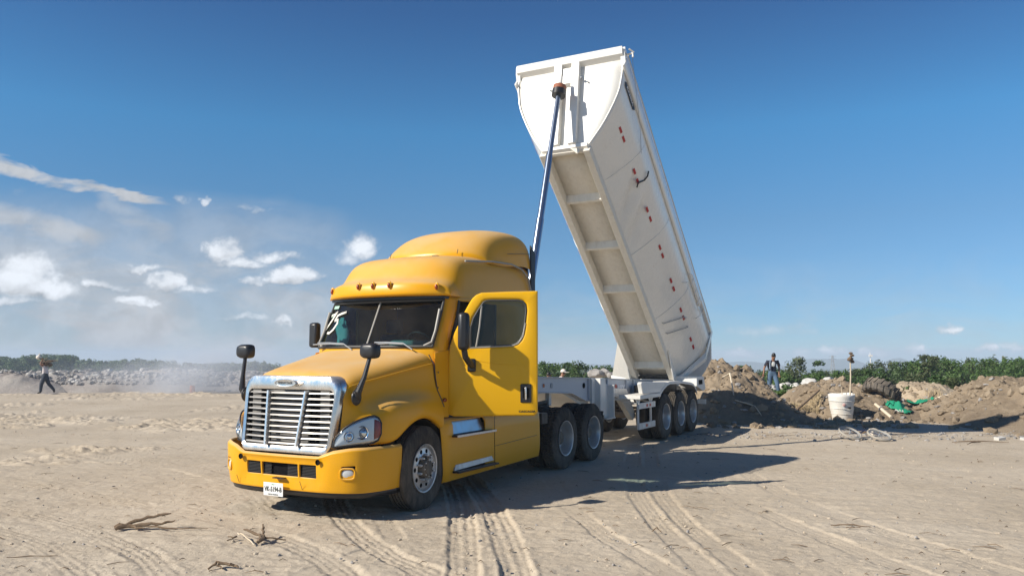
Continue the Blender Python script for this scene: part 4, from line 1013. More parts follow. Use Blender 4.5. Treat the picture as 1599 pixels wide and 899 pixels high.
# lettering on the rail: a red disc then letters
xr=.5325
m2=MB().lathe([(0,.001),(0,.085),(.004,.085),(.004,.001)],(.531,8.33,1.21),24); dsc=m2.build('red_logo_disc',mat('logo_red',(.42,.05,.03),.5),frame)
text('frame_lettering','uro',.27,mat('logo_white',(.9,.9,.9),.5),frame,(.536,8.72,1.215),(0,1,0),(0,0,1),ext=.001,bold=.012,sx=1.25)
# suspension, axles
m2=MB()
WY=(9.73,10.90,11.95)
for y in WY: m2.tube([(-1.0,y,.515),(1.0,y,.515)],.065,10); 
m2.build('axles',BLKM,trailer)
m2=MB()
for s in (-1,1):
    for y in (9.1,10.3,11.4,12.5): m2.prism([(s*.45,y-.14,ztop(y)-.45),(s*.45,y+.14,ztop(y)-.45),(s*.45,y+.07,.66),(s*.45,y-.07,.66)],(s*.08,0,0))
    for y in WY: m2.box((s*.5,y,.64),(.09,.95,.05))
m2.build('suspension',BLKM,trailer)
for y in WY:
    for s in (1,-1):
        wheel(trailer,(s*1.10,y,.52),s,'trailer',0,TO); wheel(trailer,(s*.78,y,.52),-s,'trailer',0,TO)
for x in (-.25,.25): MB().lathe([(7.9,.001),(7.9,.13),(7.93,.15),(8.7,.15),(8.73,.13),(8.73,.001)],(x,0,.9),20,'y').build('air_tank',BLKM,trailer,ang=30)
# mudguards over the tridem
for s in (-1,1):
    ol=[(9.16,1.02),(9.22,1.09),(9.45,1.20),(9.72,1.285),(9.95,1.315),(10.9,1.30),(11.7,1.245),(11.95,1.20),(12.15,1.09),(12.24,.97)]
    P=[[(s*.86,y,z),(s*1.255,y,z),(s*1.265,y,z-.012),(s*1.265,y,z-.06),(s*1.25,y,z-.06),(s*1.245,y,z-.012)] for y,z in ol]
    mg=MB().grid(P).build('mudguard',WHT,trailer,solid=.006,ang=30)
    MB().prism([(s*1.26,7.95,1.33),(s*1.26,8.02,1.36),(s*1.26,9.60,1.315),(s*1.26,9.80,1.298),(s*1.26,9.45,1.20),(s*1.26,9.22,1.09),(s*1.26,8.05,1.10)],(-s*.10,0,0)).build('toolbox_cover',WHT,mg,bevel=.015)
    MB().bx(s*.66,s*.70,9.15,12.3,.86,1.24).build('arch_shade_plate',BLKM,mg)  # added dark plate, makes the arch read as shaded between the tyres
    MB().bx(s*.80,s*1.285,7.80,9.18,1.00,1.085).build('side_shelf',WHT,trailer,bevel=.006)
    ug=MB().bx(s*1.20,s*1.24,7.84,8.92,.79,.915).bx(s*1.20,s*1.24,7.84,8.90,.36,.49).build('side_guard_board',WHT,trailer,bevel=.004)
    for y in (7.90,8.72):
     gd=MB(); gd.bx(s*1.165,s*1.20,y,y+.05,.36,1.0); gd.prism([(s*1.18,y-.12,1.0),(s*1.18,y+.2,1.0),(s*1.18,y+.06,.86),(s*1.18,y,.86)],(s*.01,0,0))
     gd.tube([(s*1.18,y+.03,.9),(s*.6,y,1.0)],.02,6)
     gd.build('side_guard_frame',WHT,ug)
    for y,z,m in ((8.12,.425,WREF),(8.32,.425,RED),(8.50,.425,WREF),(8.20,.85,WREF),(8.36,.85,RED),(8.56,.85,RED)):
        MB().bx(s*1.238,s*1.244,y-.05,y+.05,z-.028,z+.028).build('reflector',m,ug)
# hinge tail frame
for s in (-1,1):
    tb_=MB(); x0,x1=(.62,1.20) if s>0 else (-1.20,-.62)
    tb_.prism([(x0,12.45,1.38),(x0,13.15,1.36),(x0,13.30,1.02),(x0,13.05,.98),(x0,12.75,1.05),(x0,12.45,1.12)],(x1-x0,0,0)); t3=tb_.build('tail_bracket',WHT,trailer,bevel=.008)
    MB().bx(s*1.198,s*1.206,12.62,12.98,1.16,1.28).build('recess_dark',DRK,t3)  # near-black plate standing in for the dark of a lamp recess
MB().bx(-.62,.62,12.6,12.9,1.02,1.26).build('rear_crossbeam',WHT,trailer)
MB().tube([(-.7,12.6,1.33),(.7,12.6,1.33)],.045,12).build('hinge_pin',BLKM,trailer)
MB().bx(-1.2,1.2,13.28,13.33,.62,.74).bx(.7,.76,13.2,13.3,.6,1.1).bx(-.76,-.7,13.2,13.3,.6,1.1).build('rear_bumper_bar',WHT,trailer)

# ---- the raised tub
AL=R(41); cA,sA=math.cos(AL),math.sin(AL)
def bxp(x,t,n): return (x,6.88+cA*t+sA*n,6.28-sA*t+cA*n)
SEC=[(.53,.02),(.60,.10),(.70,.215),(.80,.33),(.90,.465),(1.0,.62),(1.08,.76),(1.15,.90),(1.195,1.02),(1.22,1.15),(1.24,1.28),(1.25,1.4),(1.25,1.62)]
LEN=7.64
tubb=MB(); nT=97
def fronts(n): return -.657*n
for s in (1,-1):
    P=[]
    for i in range(nT):
        f=i/(nT-1); row=[]
        for j,(x,n) in enumerate(SEC):
            t=lerp(fronts(n),LEN,f)
            # pressed dents in the lower side
            d=0
            if s==1:
                for (tc,nc,w1,w2,a_,sl_) in ((1.75,.42,.16,.30,.11,1.5),(2.45,.45,.17,.32,.10,1.3),(2.1,.36,.12,.22,-.05,1.4),(1.0,.40,.30,.16,.03,.5),(3.4,.40,.5,.2,.015,.2),(5.0,.5,.5,.3,.018,0),(6.4,.35,.3,.2,.03,0)):
                    u=(t-tc+sl_*(n-nc)); d+=a_*math.exp(-(u/w1)**2-((n-nc)/w2)**2)
            row.append(bxp(s*(x-d),t,n+d*.5))
        P.append(row)
    tubb.grid(P)
box=tubb.build('tipper_box',TUB,trailer,solid=.012,ang=60,solidoff=0)
for s in (1,-1):
    for t in (.95,3.15,5.35): MB().tube([bxp(s*(x+.007),t,n-.003) for x,n in SEC],.006,5).build('weld_seam',TUB,box)
# upper side rail, tarp roll, rear posts
for s in (1,-1):
    MB().prism([bxp(s*1.245,-1.13,1.62),bxp(s*1.30,-1.13,1.62),bxp(s*1.30,-1.13,1.74),bxp(s*1.245,-1.13,1.74)],Vector(bxp(0,LEN,0))-Vector(bxp(0,-1.13,0))).build('top_rail',TUB,box,bevel=.006)
    MB().prism([bxp(s*1.30,-1.02,1.36),bxp(s*1.318,-1.02,1.40),bxp(s*1.318,-1.02,1.62),bxp(s*1.30,-1.02,1.66),bxp(s*1.255,-1.02,1.62),bxp(s*1.255,-1.02,1.36)],Vector(bxp(0,LEN-1.4,0))-Vector(bxp(0,-1.02,0))).build('side_shelf_panel',TUB,box,bevel=.02)
    MB().tube([bxp(s*1.285,t,1.765+.006*math.sin(t*3)) for t in np.linspace(-1.0,7.3,24)],.024,8).build('tarp_roll',TARP,box)
    # floor rails
    P=[]; 
    rl=MB().prism([bxp(s*.44,-.0,-.10),bxp(s*.585,-.0,-.10),bxp(s*.585,-.0,.06),bxp(s*.44,-.0,.14)],Vector(bxp(0,LEN-.12,0))-Vector(bxp(0,0,0))).build('floor_rail',TUBB,box,bevel=.006)
    # rear corner post
    MB().prism([bxp(s*1.26,LEN-.10,1.72),bxp(s*1.26,LEN-.10,.9),bxp(s*.75,LEN-.10,.15),bxp(s*.60,LEN-.10,.02),bxp(s*.75,LEN-.10,.02),bxp(s*1.28,LEN-.10,.68),bxp(s*1.30,LEN-.10,1.72)],Vector(bxp(0,LEN+.02,0))-Vector(bxp(0,LEN-.10,0))).build('rear_post',TUB,box,bevel=.006)
    # triangular hinge gusset
    if s<0: MB().prism([bxp(s*.585,6.0,.03),bxp(s*1.17,7.42,.02),bxp(s*1.17,7.50,-.10),bxp(s*.585,7.50,-.16)],Vector((0,.03,.03))).build('hinge_gusset',TUB,box)
    MB().prism([bxp(s*.60,6.55,.10),bxp(s*.60,7.45,.0),bxp(s*.60,7.62,-.20),bxp(s*.60,7.5,-.25),bxp(s*.60,6.9,-.05)],(s*.03,0,0)).build('hinge_ear',TUB,box)
    for t in ((5.6,5.98) if s>0 else ()): MB().tube([bxp(s*.66,t,.20),bxp(s*.72,t,.16),bxp(s*1.10,t+.30,.66),bxp(s*1.06,t+.31,.72)],.012,6).build('step_rung',GREYD,box)
    ld=MB()
    ld.tube([bxp(s*1.20,5.0,1.0),bxp(s*1.32,5.05,1.06),bxp(s*1.36,6.3,1.10),bxp(s*1.22,6.35,1.02)],.012,6).tube([bxp(s*1.27,5.0,1.30),bxp(s*1.37,5.05,1.34),bxp(s*1.38,6.3,1.36),bxp(s*1.27,6.35,1.32)],.012,6)
    for t in (5.2,5.55,5.9,6.25): ld.tube([bxp(s*1.355,t,1.08),bxp(s*1.375,t,1.35)],.010,6)
    if s>0: ld.build('side_ladder',WHT,box)
# floor plate + cross ribs
MB().grid([[bxp(x,t,.115+.0*x) for x in (-.46,0,.46)] for t in np.linspace(.02,LEN,12)]).build('floor_plate',TUBB,box,solid=.012)
for k,t in enumerate((.03,1.36,2.78,4.22,5.66,7.10)):
    MB().prism([bxp(-.445,t,-.03),bxp(-.445,t+.06,-.03),bxp(-.445,t+.16,.11),bxp(-.445,t-.10,.11)],(.89,0,0)).build('floor_rib',TUBB,box)
# front bulkhead (leans forward), with flanges and ram posts
def fpp(x,n,o=0): # point on the front panel plane; o = forward of it
    t=fronts(n)-o*.836; return bxp(x,t,n+o*-.549*0)
pan=[(x,n) for x,n in SEC]+[]
P=[[fpp(x,n,-.03) for x in np.linspace(-xx,xx,9)] for xx,n in SEC]
MB().grid(P).build('front_panel',TUB,box,solid=.014)
for s in (1,-1):
    # curved edge flange following the tub outline
    P=[[fpp(s*(x+.0),n,.035),fpp(s*(x+.0),n,-.04),fpp(s*(x-.02),n,-.04),fpp(s*(x-.02),n,.035)] for x,n in SEC]
    P=[r+[r[0]] for r in P]; MB().grid(P).build('edge_flange',TUB,box)
    # channel posts carrying the ram cradle
    c=.19*s+(0 if s>0 else -.03)
    MB().prism([fpp(c-.09,.03,-.02),fpp(c+.09,.03,-.02),fpp(c+.09,.03,.17),fpp(c-.09,.03,.17)],Vector(fpp(0,1.66,0))-Vector(fpp(0,.03,0))).build('ram_post',TUB,box,bevel=.006)
MB().prism([fpp(-1.26,1.58,-.05),fpp(-1.26,1.58,.16),fpp(-1.26,1.70,.20),fpp(-1.26,1.74,-.05)],(2.52,0,0)).build('front_top_beam',TUB,box,bevel=.008)
MB().prism([fpp(-1.30,1.46,-.02),fpp(-1.30,1.60,.10),fpp(-1.30,1.74,.10),fpp(-1.30,1.74,-.05)],(.10,0,0)).build('corner_gusset',TUB,box)
MB().prism([fpp(1.20,1.46,-.02),fpp(1.20,1.60,.10),fpp(1.20,1.74,.10),fpp(1.20,1.74,-.05)],(.10,0,0)).build('corner_gusset',TUB,box)
MB().prism([fpp(-.53,-.02,-.04),fpp(-.53,-.02,.10),fpp(-.53,.04,.10),fpp(-.53,.08,-.04)],(1.06,0,0)).build('front_foot_beam',TUB,box)
MB().prism([fpp(.10,.0,.10),fpp(.13,.13,.10),fpp(.36,-.08,.05),fpp(.30,-.12,.05)],(0,.03,.03)).build('chain_bracket',TUBB,box)
MB().bx(-.05,.05,*(0,0.001),0,.001)
# ram cradle and top pin
cr=MB().prism([fpp(-.12,1.22,-.0),fpp(.12,1.22,-.0),fpp(.12,1.22,.12),fpp(-.12,1.22,.12)],Vector(fpp(0,1.52,0))-Vector(fpp(0,1.22,0))).build('ram_cradle',TUB,box,bevel=.01)
MB().ball(fpp(.33,1.28,.12),.03).ball(fpp(-.42,1.2,.03),.025).ball(fpp(.46,1.24,.03),.02).build('cradle_bolt',GREYD,cr)
# telescopic ram
RB=Vector((0,4.62,1.32)); RT=Vector((0,6.80,7.55)); RT=Vector((-.02,6.66,7.60))
d=(RT-RB)
ram=MB().tube([RB,RB+d*.30],.088,20).build('ram_cylinder',BLUCYL,trailer)
for a,b,r_ in ((.30,.52,.078),(.52,.74,.067),(.74,.97,.056)):
    MB().tube([RB+d*a,RB+d*b],r_,20).build('ram_stage',BLUCYL,ram)
    MB().tube([RB+d*(a-.006),RB+d*(a+.006)],r_+.012,20).build('ram_collar',BLUCYL,ram)
MB().tube([RB+d*.968,RB+d*.988],.15,24).build('ram_head_cup',BLK,ram)
MB().tube([RB+d*.986,RB+d*1.004],.14,24).build('ram_head',RUST,ram)
MB().tube([RB+d*1.0,RB+d*1.04],.04,10).build('ram_eye',WHT,ram)
MB().bx(-.2,.2,4.45,4.80,1.20,1.42).build('ram_foot',BLKM,trailer,bevel=.02)
# tailgate hanging free from the top rear hinge
g0=Vector(bxp(0,LEN,1.72))
tg=MB(); P=[]
gp=[(-1.24,0),(1.24,0),(1.24,-.75),(1.05,-1.1),(.62,-1.62),(-.62,-1.62),(-1.05,-1.1),(-1.24,-.75)]
tg.prism([(x,g0.y+.02+.02*z,g0.z+z) for x,z in gp],(0,.07,0)); tgo=tg.build('tailgate',TUB,box,bevel=.01)
m2=MB()
for x in (-.9,-.3,.3,.9): m2.bx(x-.04,x+.04,g0.y+.06,g0.y+.13,g0.z-1.0,g0.z-.05)
m2.build('tailgate_rib',TUB,tgo)
# red reflective tape pairs on the near and far sides
for s in (1,-1):
    for t in (.12,.36,1.23,1.51,2.33,2.62,3.51,3.78,4.62,4.91,5.67,5.96,6.79,7.09):
        q=lambda n,o: (s*(interp(n,[a[1] for a in SEC],[a[0] for a in SEC])+o),n-o*.5)
        a,b=.672,.722; xa,na=q(a,.011); xb,nb=q(b,.011); w=.075
        MB().prism([bxp(xa,t-w,na),bxp(xa,t+w,na),bxp(xb,t+w,nb),bxp(xb,t-w,nb)],(s*.004,0,0)).build('tape_mark',RED,box)
# maker plate
dk=MB(); e0,e1=1.21,1.33
dk.prism([bxp(1.245,-.62,e0),bxp(1.245,-.02,e0),bxp(1.26,.04,(e0+e1)/2),bxp(1.252,-.02,e1),bxp(1.252,-.62,e1),bxp(1.25,-.68,(e0+e1)/2)],(.008,0,0)); dko=dk.build('maker_plate',BLK,box)
text('maker_lettering','RAMSA',.10,WREF,dko,Vector(bxp(1.2615,-.32,1.27)),Vector(bxp(0,1,0))-Vector(bxp(0,0,0)),Vector(bxp(0,0,1))-Vector(bxp(0,0,0)),ext=.0008,sx=1.5,bold=.002)
# crank handle, tarp arm
MB().tube([bxp(1.03,1.60,.60),bxp(1.08,1.50,.62),bxp(1.14,1.62,.86),bxp(1.22,1.56,.92),bxp(1.24,1.50,1.02)],.018,8).build('crank_handle',BLK,box)
MB().tube([bxp(1.30,-1.05,1.72),bxp(1.42,-1.05,1.74),bxp(1.43,-1.0,1.66)],.022,8).tube([bxp(1.36,-1.15,1.76),bxp(1.44,-1.05,1.76)],.02,8).build('tarp_arm',WHT,box)
MB().tube([bxp(1.40,-1.0,1.7),bxp(1.30,.4,1.2),bxp(1.12,1.5,.9)],.005,5).build('tarp_cable',GREYD,box)
MB().ball(bxp(1.10,6.02,.73),.035).ball(bxp(1.10,6.5,.5),.02).build('rivet_lamp',WHT,box)

# ================================================================== YARD OBJECTS
def at(p,y): # pixel column at depth y -> x
    return (p-799.5)/1250*y
def rock_mb(r,seed,sub=3,flat=.75,sharp=.35):
    g=random.Random(seed); bm=bmesh.new(); bmesh.ops.create_icosphere(bm,subdivisions=sub,radius=1)
    sx,sy,sz=r*g.uniform(.9,1.25),r*g.uniform(.75,1.0),r*flat*g.uniform(.8,1.1)
    pl=[(Vector((g.gauss(0,1),g.gauss(0,1),g.gauss(0,1))).normalized(),g.uniform(.55,.9)) for _ in range(9)]
    vs=[]
    for v in bm.verts:
        c=v.co.copy()
        for nrm,dd_ in pl:
            e=c.dot(nrm)-dd_
            if e>0: c-=nrm*e*.85
        k=1+.10*math.sin(c.x*4+seed)*math.sin(c.y*5+seed*2)+.05*math.sin(c.z*9+c.x*7)
        vs.append((c.x*k*sx,c.y*k*sy,c.z*k*sz))
    fs=[tuple(v.index for v in f.verts) for f in bm.faces]; bm.free(); return MB().add(vs,fs)
ROCKS=[(1262,600,32,.40,ROCK,'rounded white boulder, tallest of the pale rocks right of the walking man'),(1292,598,32,.38,ROCK,'flat white boulder capping the heap behind the white drum'),
 (1200,607,32,.26,ROCK,'white rock just behind the walking man on the heap'),(1226,603,32.2,.28,ROCK,'pale rock beside the walking man\'s right knee'),(1240,606,31.8,.30,ROCK,'squat white rock between the walking man and the tall boulder'),
 (1231,613,31.4,.24,ROCK,'cracked white rock at the foot of the pale rock pile'),(1248,615,31.2,.22,ROCKG,'small grey stone under the tall white boulder'),(1228,619,31.0,.18,ROCK,'small white stone by the walking man\'s foot'),
 (1330,617,26.2,.12,ROCKG,'small grey stone on the heap behind the drum stick'),
 (1418,622,29.3,.26,DIRTT,'tan earth clod on the tan heap beside the old tyre'),(1402,626,28.6,.2,ROCKG,'pale grey stone right of the old tyre')]
for k,(a,b,y,r,m,lab) in enumerate(ROCKS):
    o=rock_mb(r,k+3).build('boulder',m,None,ang=28); x=at(a,y); z=1.92-(b-555)/1250*y
    o.location=(x,y,max(z,hz(x,y)-.1)); o.rotation_euler=(0,0,k*1.3); tag(o,lab,'boulder','rocks on the dumped heaps')
# grey rubble heap glimpsed over the trailer frame
for k,(a,b,y,r,lab) in enumerate([(930,583,30,.30,'grey concrete lump seen above the trailer frame, nearest the trees'),(943,582,30.4,.26,'grey concrete lump seen above the trailer frame, beside the raised tub'),(955,585,29.5,.22,'small grey lump above the trailer frame at the tub foot')]):
    x=at(a,y); o=rock_mb(r,k+30).build('concrete_lump',ROCKG,None,ang=28); o.location=(x,y,1.92-(b-555)/1250*y); tag(o,lab,'rubble','lumps behind the trailer frame')
# scattered clods / rubble / pebbles (nobody could count them)
def scatter(name,n,place,size,m,seed,col=None,sink=.3):
    g=np.random.RandomState(seed); base=[np.array(rock_mb(1,seed*10+i,1,.8).v) for i in range(5)]; F=np.array(rock_mb(1,1,1).f)
    P=place(g,n); S=size(g,len(P)); hh=H(P[:,0],P[:,1]); V=[];Q=[];o=0
    for i in range(len(P)):
        b=base[g.randint(5)]*S[i]*np.array([g.uniform(.7,1.4),g.uniform(.7,1.2),g.uniform(.6,1.1)]); a=g.uniform(0,6.28); ca,sa=math.cos(a),math.sin(a)
        b=np.stack([b[:,0]*ca-b[:,1]*sa,b[:,0]*sa+b[:,1]*ca,b[:,2]],1)+[P[i,0],P[i,1],hh[i]+S[i]*(.5-sink)]
        V.append(b); Q.append(F+o); o+=len(b)
    o=npmesh(name,np.concatenate(V),np.concatenate(Q),m,None,False); tag(o,kind='stuff'); return o
def p_mounds(g,n):
    P=[]
    while len(P)<n:
        M=MND[1+g.choice(4,p=[.38,.32,.12,.18])]; a=np.array(M[5]); x=g.uniform(a[0,0],a[-1,0]); y=g.uniform(M[3]-.6,M[2]+.5)
        P.append((x,y))
    return np.array(P)
sz=lambda lo,hi,p: (lambda g,n: lo+(hi-lo)*g.rand(n)**p)
tag(scatter('clods',2600,p_mounds,sz(.015,.19,5),DIRT,1),'brown clods strewn over the dumped heaps','clods')
tag(scatter('stone_debris',330,p_mounds,sz(.02,.12,4),ROCKG,2),'grey stone debris strewn over the dumped heaps','debris')
def p_foot(g,n): return np.stack([g.uniform(4,16,n),g.normal(19.6,.55,n)],1)
tag(scatter('gravel',620,p_foot,sz(.01,.06,3),ROCKG,3),'loose gravel along the foot of the heaps','gravel')
def p_bank(g,n): return np.stack([g.uniform(-44,-3,n),45.4+3.0*g.rand(n)],1)
tag(scatter('rubble',2600,p_bank,sz(.03,.24,3.4),ROCKG,4),'pale broken rubble covering the far left bank','rubble')
tag(scatter('rubble_white',420,p_bank,sz(.04,.22,3),ROCK,15),'white broken rubble flecking the far left bank','rubble')
tag(scatter('rubble_grey',2400,p_bank,sz(.03,.26,3.6),ROCKG,5),'dark grey broken rubble covering the far left bank','rubble')
def p_near(g,n):
    y=6.8+34*g.rand(n)**1.9; return np.stack([g.uniform(-1,1,n)*(.68*y+.5),y],1)
tag(scatter('pebbles',1700,p_near,sz(.004,.022,4),ROCKG,6,sink=.2),'small dark pebbles on the sand','pebbles')
tag(scatter('sand_lumps',1500,p_near,sz(.005,.028,4),SAND,7,sink=.35),'crumbled sand lumps on the ground','sand lumps')
def straws(name,n,place,l,m,seed):
    g=np.random.RandomState(seed); P=place(g,n); hh=H(P[:,0],P[:,1]); mb=MB()
    for i in range(len(P)):
        a=g.uniform(-.7,.7)+(math.pi if g.rand()<.5 else 0); q=l[0]+(l[1]-l[0])*g.rand()**3; k=g.uniform(-.3,.3)
        p0=Vector((P[i,0],P[i,1],hh[i]+.008)); p1=p0+Vector((math.cos(a),math.sin(a),0))*q*.5+Vector((0,0,.012)); p2=p1+Vector((math.cos(a+k),math.sin(a+k),0))*q*.5
        p2.z=hz(p2.x,p2.y)+.006; mb.tube([p0,p1,p2],[.004,.005,.002],4)
    return mb.build(name,m,None,smooth=False,weld=False)
tag(straws('twigs',620,p_near,(.03,.22),WOOD,8),'short dark twigs and straw on the sand','twigs',kind='stuff')
def tuft(name,lab,px0,px1,y,n,m,seed,h=(.12,.35)):
    g=random.Random(seed); mb=MB()
    for k in range(n):
        yy=y+g.uniform(-.5,.5); x=at(g.uniform(px0,px1),yy); z=hz(x,yy); l=g.uniform(*h); a=g.uniform(0,6.28); q=g.uniform(.3,1.1)*l
        mb.tube([(x,yy,z-.02),(x+q*.4*math.cos(a),yy+q*.4*math.sin(a),z+l*.8),(x+q*math.cos(a),yy+q*math.sin(a),z+l*.75)],[.008,.007,.002],3,caps=False)
    tag(mb.build(name,m,None,smooth=False,weld=False),lab,'dry grass',kind='stuff')
STRAW=mat('dry_straw',(.42,.33,.20),.9)
tuft('dry_grass','dry straw-coloured grass tuft on the heap left of the white drum',1236,1276,25.9,520,STRAW,3)
tuft('dry_roots','loose dry roots on the tan heap near the green net',1400,1466,28.3,260,STRAW,4,(.1,.3))
tag(straws('debris_sticks',90,p_foot,(.1,.9),WOOD,9),'thin brushwood litter along the foot of the heaps','brushwood',kind='stuff')

# dry branches on the sand near the camera
def branch(name,loc,stems,m,lab,cat='branch',group=None):
    """stems: list of (points relative, radii)"""
    z=hz(loc[0],loc[1]); o=None; mb=MB(); g=random.Random(int(loc[0]*100)+7)
    for pts,rr in stems:
        q=[];w=[]; n=len(pts)
        for i in range((n-1)*4+1):
            f=i/4; k=min(int(f),n-2); t=f-k; p=Vector(pts[k]).lerp(Vector(pts[k+1]),t); r0=lerp(rr[k],rr[k+1],t)
            q.append(p+Vector((g.gauss(0,.25),g.gauss(0,.25),g.gauss(0,.25)))*r0); w.append(r0*.68*g.uniform(.62,1.15))
        mb.tube(q,w,7)
    o=mb.build(name,m,None); o.location=(loc[0],loc[1],z); tag(o,lab,cat,group); return o
branch('dry_branch',(-4.1,9.05),[([(-.28,-.02,.02),(-.12,.03,.07),(.05,.06,.13),(.30,.05,.17)],[.035,.04,.03,.014]),([(-.26,.0,.02),(-.02,.02,.06),(.22,.0,.07),(.36,.02,.10)],[.03,.035,.024,.012]),([(-.30,.03,.03),(-.1,.0,.04),(.05,-.04,.03)],[.035,.03,.012]),([(.0,.02,.05),(.35,-.06,.03),(.75,-.03,.025)],[.018,.014,.006])],WOOD,'forked dark dry branch lying on the sand, largest of the near ones','branch','dry branches on the near sand')
branch('dry_branch',(-2.72,8.35),[([(-.18,.30,.05),(-.05,.12,.06),(.12,-.10,.02)],[.012,.014,.010])],WOODP,'pale bare stick lying slantwise beside the splintered root','branch','dry branches on the near sand')
branch('dry_branch',(-2.66,8.45),[([(-.16,.14,.10),(.0,.02,.08),(.10,-.06,.05),(.08,-.16,.03)],[.014,.022,.035,.02]),([(.02,.22,.13),(.06,.08,.08),(.12,-.04,.05)],[.018,.02,.018]),([(.06,.0,.05),(.2,-.03,.04),(.33,.0,.02)],[.02,.016,.008]),([(-.3,.08,.03),(-.2,.03,.04),(-.26,-.06,.02)],[.01,.014,.008])],WOOD,'dark splintered root sticking up next to a pale stick','branch','dry branches on the near sand')
branch('dry_branch',(-2.62,7.42),[([(-.12,-.03,.01),(-.05,.02,.06),(.06,.0,.05),(.16,-.02,.02)],[.012,.022,.028,.010]),([(-.04,.0,.05),(.02,-.04,.02)],[.02,.01])],WOOD,'small dark wood stump nearest the camera','branch','dry branches on the near sand')
branch('dry_branch',(-4.65,7.9),[([(-.2,-.03,.012),(0,.02,.018),(.25,.05,.012)],[.006,.009,.005])],WOOD,'thin dark twig lying alone on the sand at far left','branch','dry branches on the near sand')
branch('dry_branch',(1.55,8.75),[([(-.05,.05,.02),(0,0,.07),(.05,-.02,.02)],[.008,.010,.006])],WOOD,'small dark chip standing between the tyre tracks and the open sand','branch','dry branches on the near sand')
branch('dry_branch',(3.75,9.0),[([(-.22,.06,.015),(-.05,.0,.03),(.18,-.03,.015)],[.008,.014,.006]),([(-.1,-.06,.015),(.05,-.08,.02)],[.008,.006])],WOOD,'flat broken twig on the open sand at right','branch','dry branches on the near sand')
# heap branches
def onheap(pl,y,dz=.05): 
    out=[]
    for a,b in pl: out.append(Vector((at(a,y),y,1.92-(b-555)/1250*y)))
    return out
def fix(pts,dz=.04,k=1.14):
    pts=[Vector((p.x*k,p.y*k,1.92+(p.z-1.92)*k)) for p in pts]
    return [Vector((p.x,p.y,max(p.z,hz(p.x,p.y)+dz))) for p in pts]
def pole(name,pts,r,m,lab,cat):
    b=pts[0]; o=MB().tube([p-b for p in pts],r,7).build(name,m,None); o.location=b; tag(o,lab,cat); return o
pole('bare_limb',fix([Vector((at(1125,21.4),21.3,1.35)),Vector((at(1138,21.2),21.2,1.45)),Vector((at(1141,20.9),20.9,1.15)),Vector((at(1143,20.6),20.6,.92))],.05),[.02,.035,.02,.012],WOODP,'bleached forked limb standing on the heap beside the tub tail','branch')
pole('bare_limb',fix([Vector((at(1143,20.6),20.5,.8)),Vector((at(1165,20.5),20.4,.7)),Vector((at(1176,20.3),20.3,.65)),Vector((at(1185,20.0),20.0,.4))],.05),[.012,.022,.018,.008],WOODP,'long bleached limb lying down the slope of the tall heap','branch')
pole('fallen_log',fix([Vector((at(1362,22.0),22.0,.5)),Vector((at(1374,21.6),21.6,.4)),Vector((at(1386,21.2),21.2,.25))],.05),.045,WOODP,'straight tan log sloping down towards the green net','log')
pole('dark_log',fix([Vector((at(1262,23.0),23.0,.9)),Vector((at(1280,22.6),22.8,.95)),Vector((at(1240,22.0),22.0,.3))],.05),[.02,.035,.04],WOOD,'dark charred log poking out of the heap left of the white drum','log')
pole('dead_branch',fix([Vector((at(1438,23.5),23.0,.3)),Vector((at(1448,23.3),22.8,.75)),Vector((at(1452,23.0),22.7,.95))],.03),[.02,.015,.008],WOODP,'thin dead branch rising above the green net','branch')
pole('dead_branch',fix([Vector((at(1436,23.0),22.5,.4)),Vector((at(1452,22.8),22.3,.45)),Vector((at(1468,22.6),22.2,.7))],.03),[.03,.025,.012],WOODP,'curved pale branch lying just right of the green net','branch')
pole('dark_limb',fix([Vector((at(1393,23.0),22.4,.62)),Vector((at(1408,22.6),22.0,.45)),Vector((at(1425,22.2),21.7,.22))],.04),[.03,.045,.03],WOOD,'dark limb sloping down between the old tyre and the green net','branch')
# old tractor tyre
ty=MB(); r_o,r_i,w=.56,.30,.42
prof=[(-w*.38,r_i),(-w*.5,r_i+.05),(-w*.52,r_o*.86),(-w*.42,r_o*.97),(0,r_o),(w*.42,r_o*.97),(w*.52,r_o*.86),(w*.5,r_i+.05),(w*.38,r_i)]
ty.lathe(prof,n=72,close=True)
for k in range(18):
    for s in (-1,1):
        a=2*math.pi*(k+(.5 if s>0 else 0))/18
        M=Matrix.Rotation(a,3,'X'); vs=[]
        for (hx,da) in ((s*w*.02,-.05),(s*w*.02,.07),(s*w*.53,-.16),(s*w*.53,-.04)):
            for rr in ((r_o*.92,r_o*1.07) if abs(hx)<.1 else (r_o*.80,r_o*1.0)):
                vs.append((hx,rr*math.sin(da),rr*math.cos(da)))
        ty.add([M@Vector(v) for v in vs],[(0,1,3,2),(4,5,7,6),(0,1,5,4),(2,3,7,6),(1,3,7,5),(0,2,6,4)])
tyo=ty.build('old_tyre',dusty('old_tyre_rubber',(.07,.065,.06),.9,dust=(.33,.27,.2),top=.6,low=.4,speck=.5,spec=.2),None,ang=30)
yq=26.0; tyo.location=(at(1372,yq),yq,1.92-(612-555)/1250*yq+.0); tyo.rotation_euler=(R(0),R(-52),R(24)); tag(tyo,'large worn lugged tyre lying tilted against the heap','tyre')
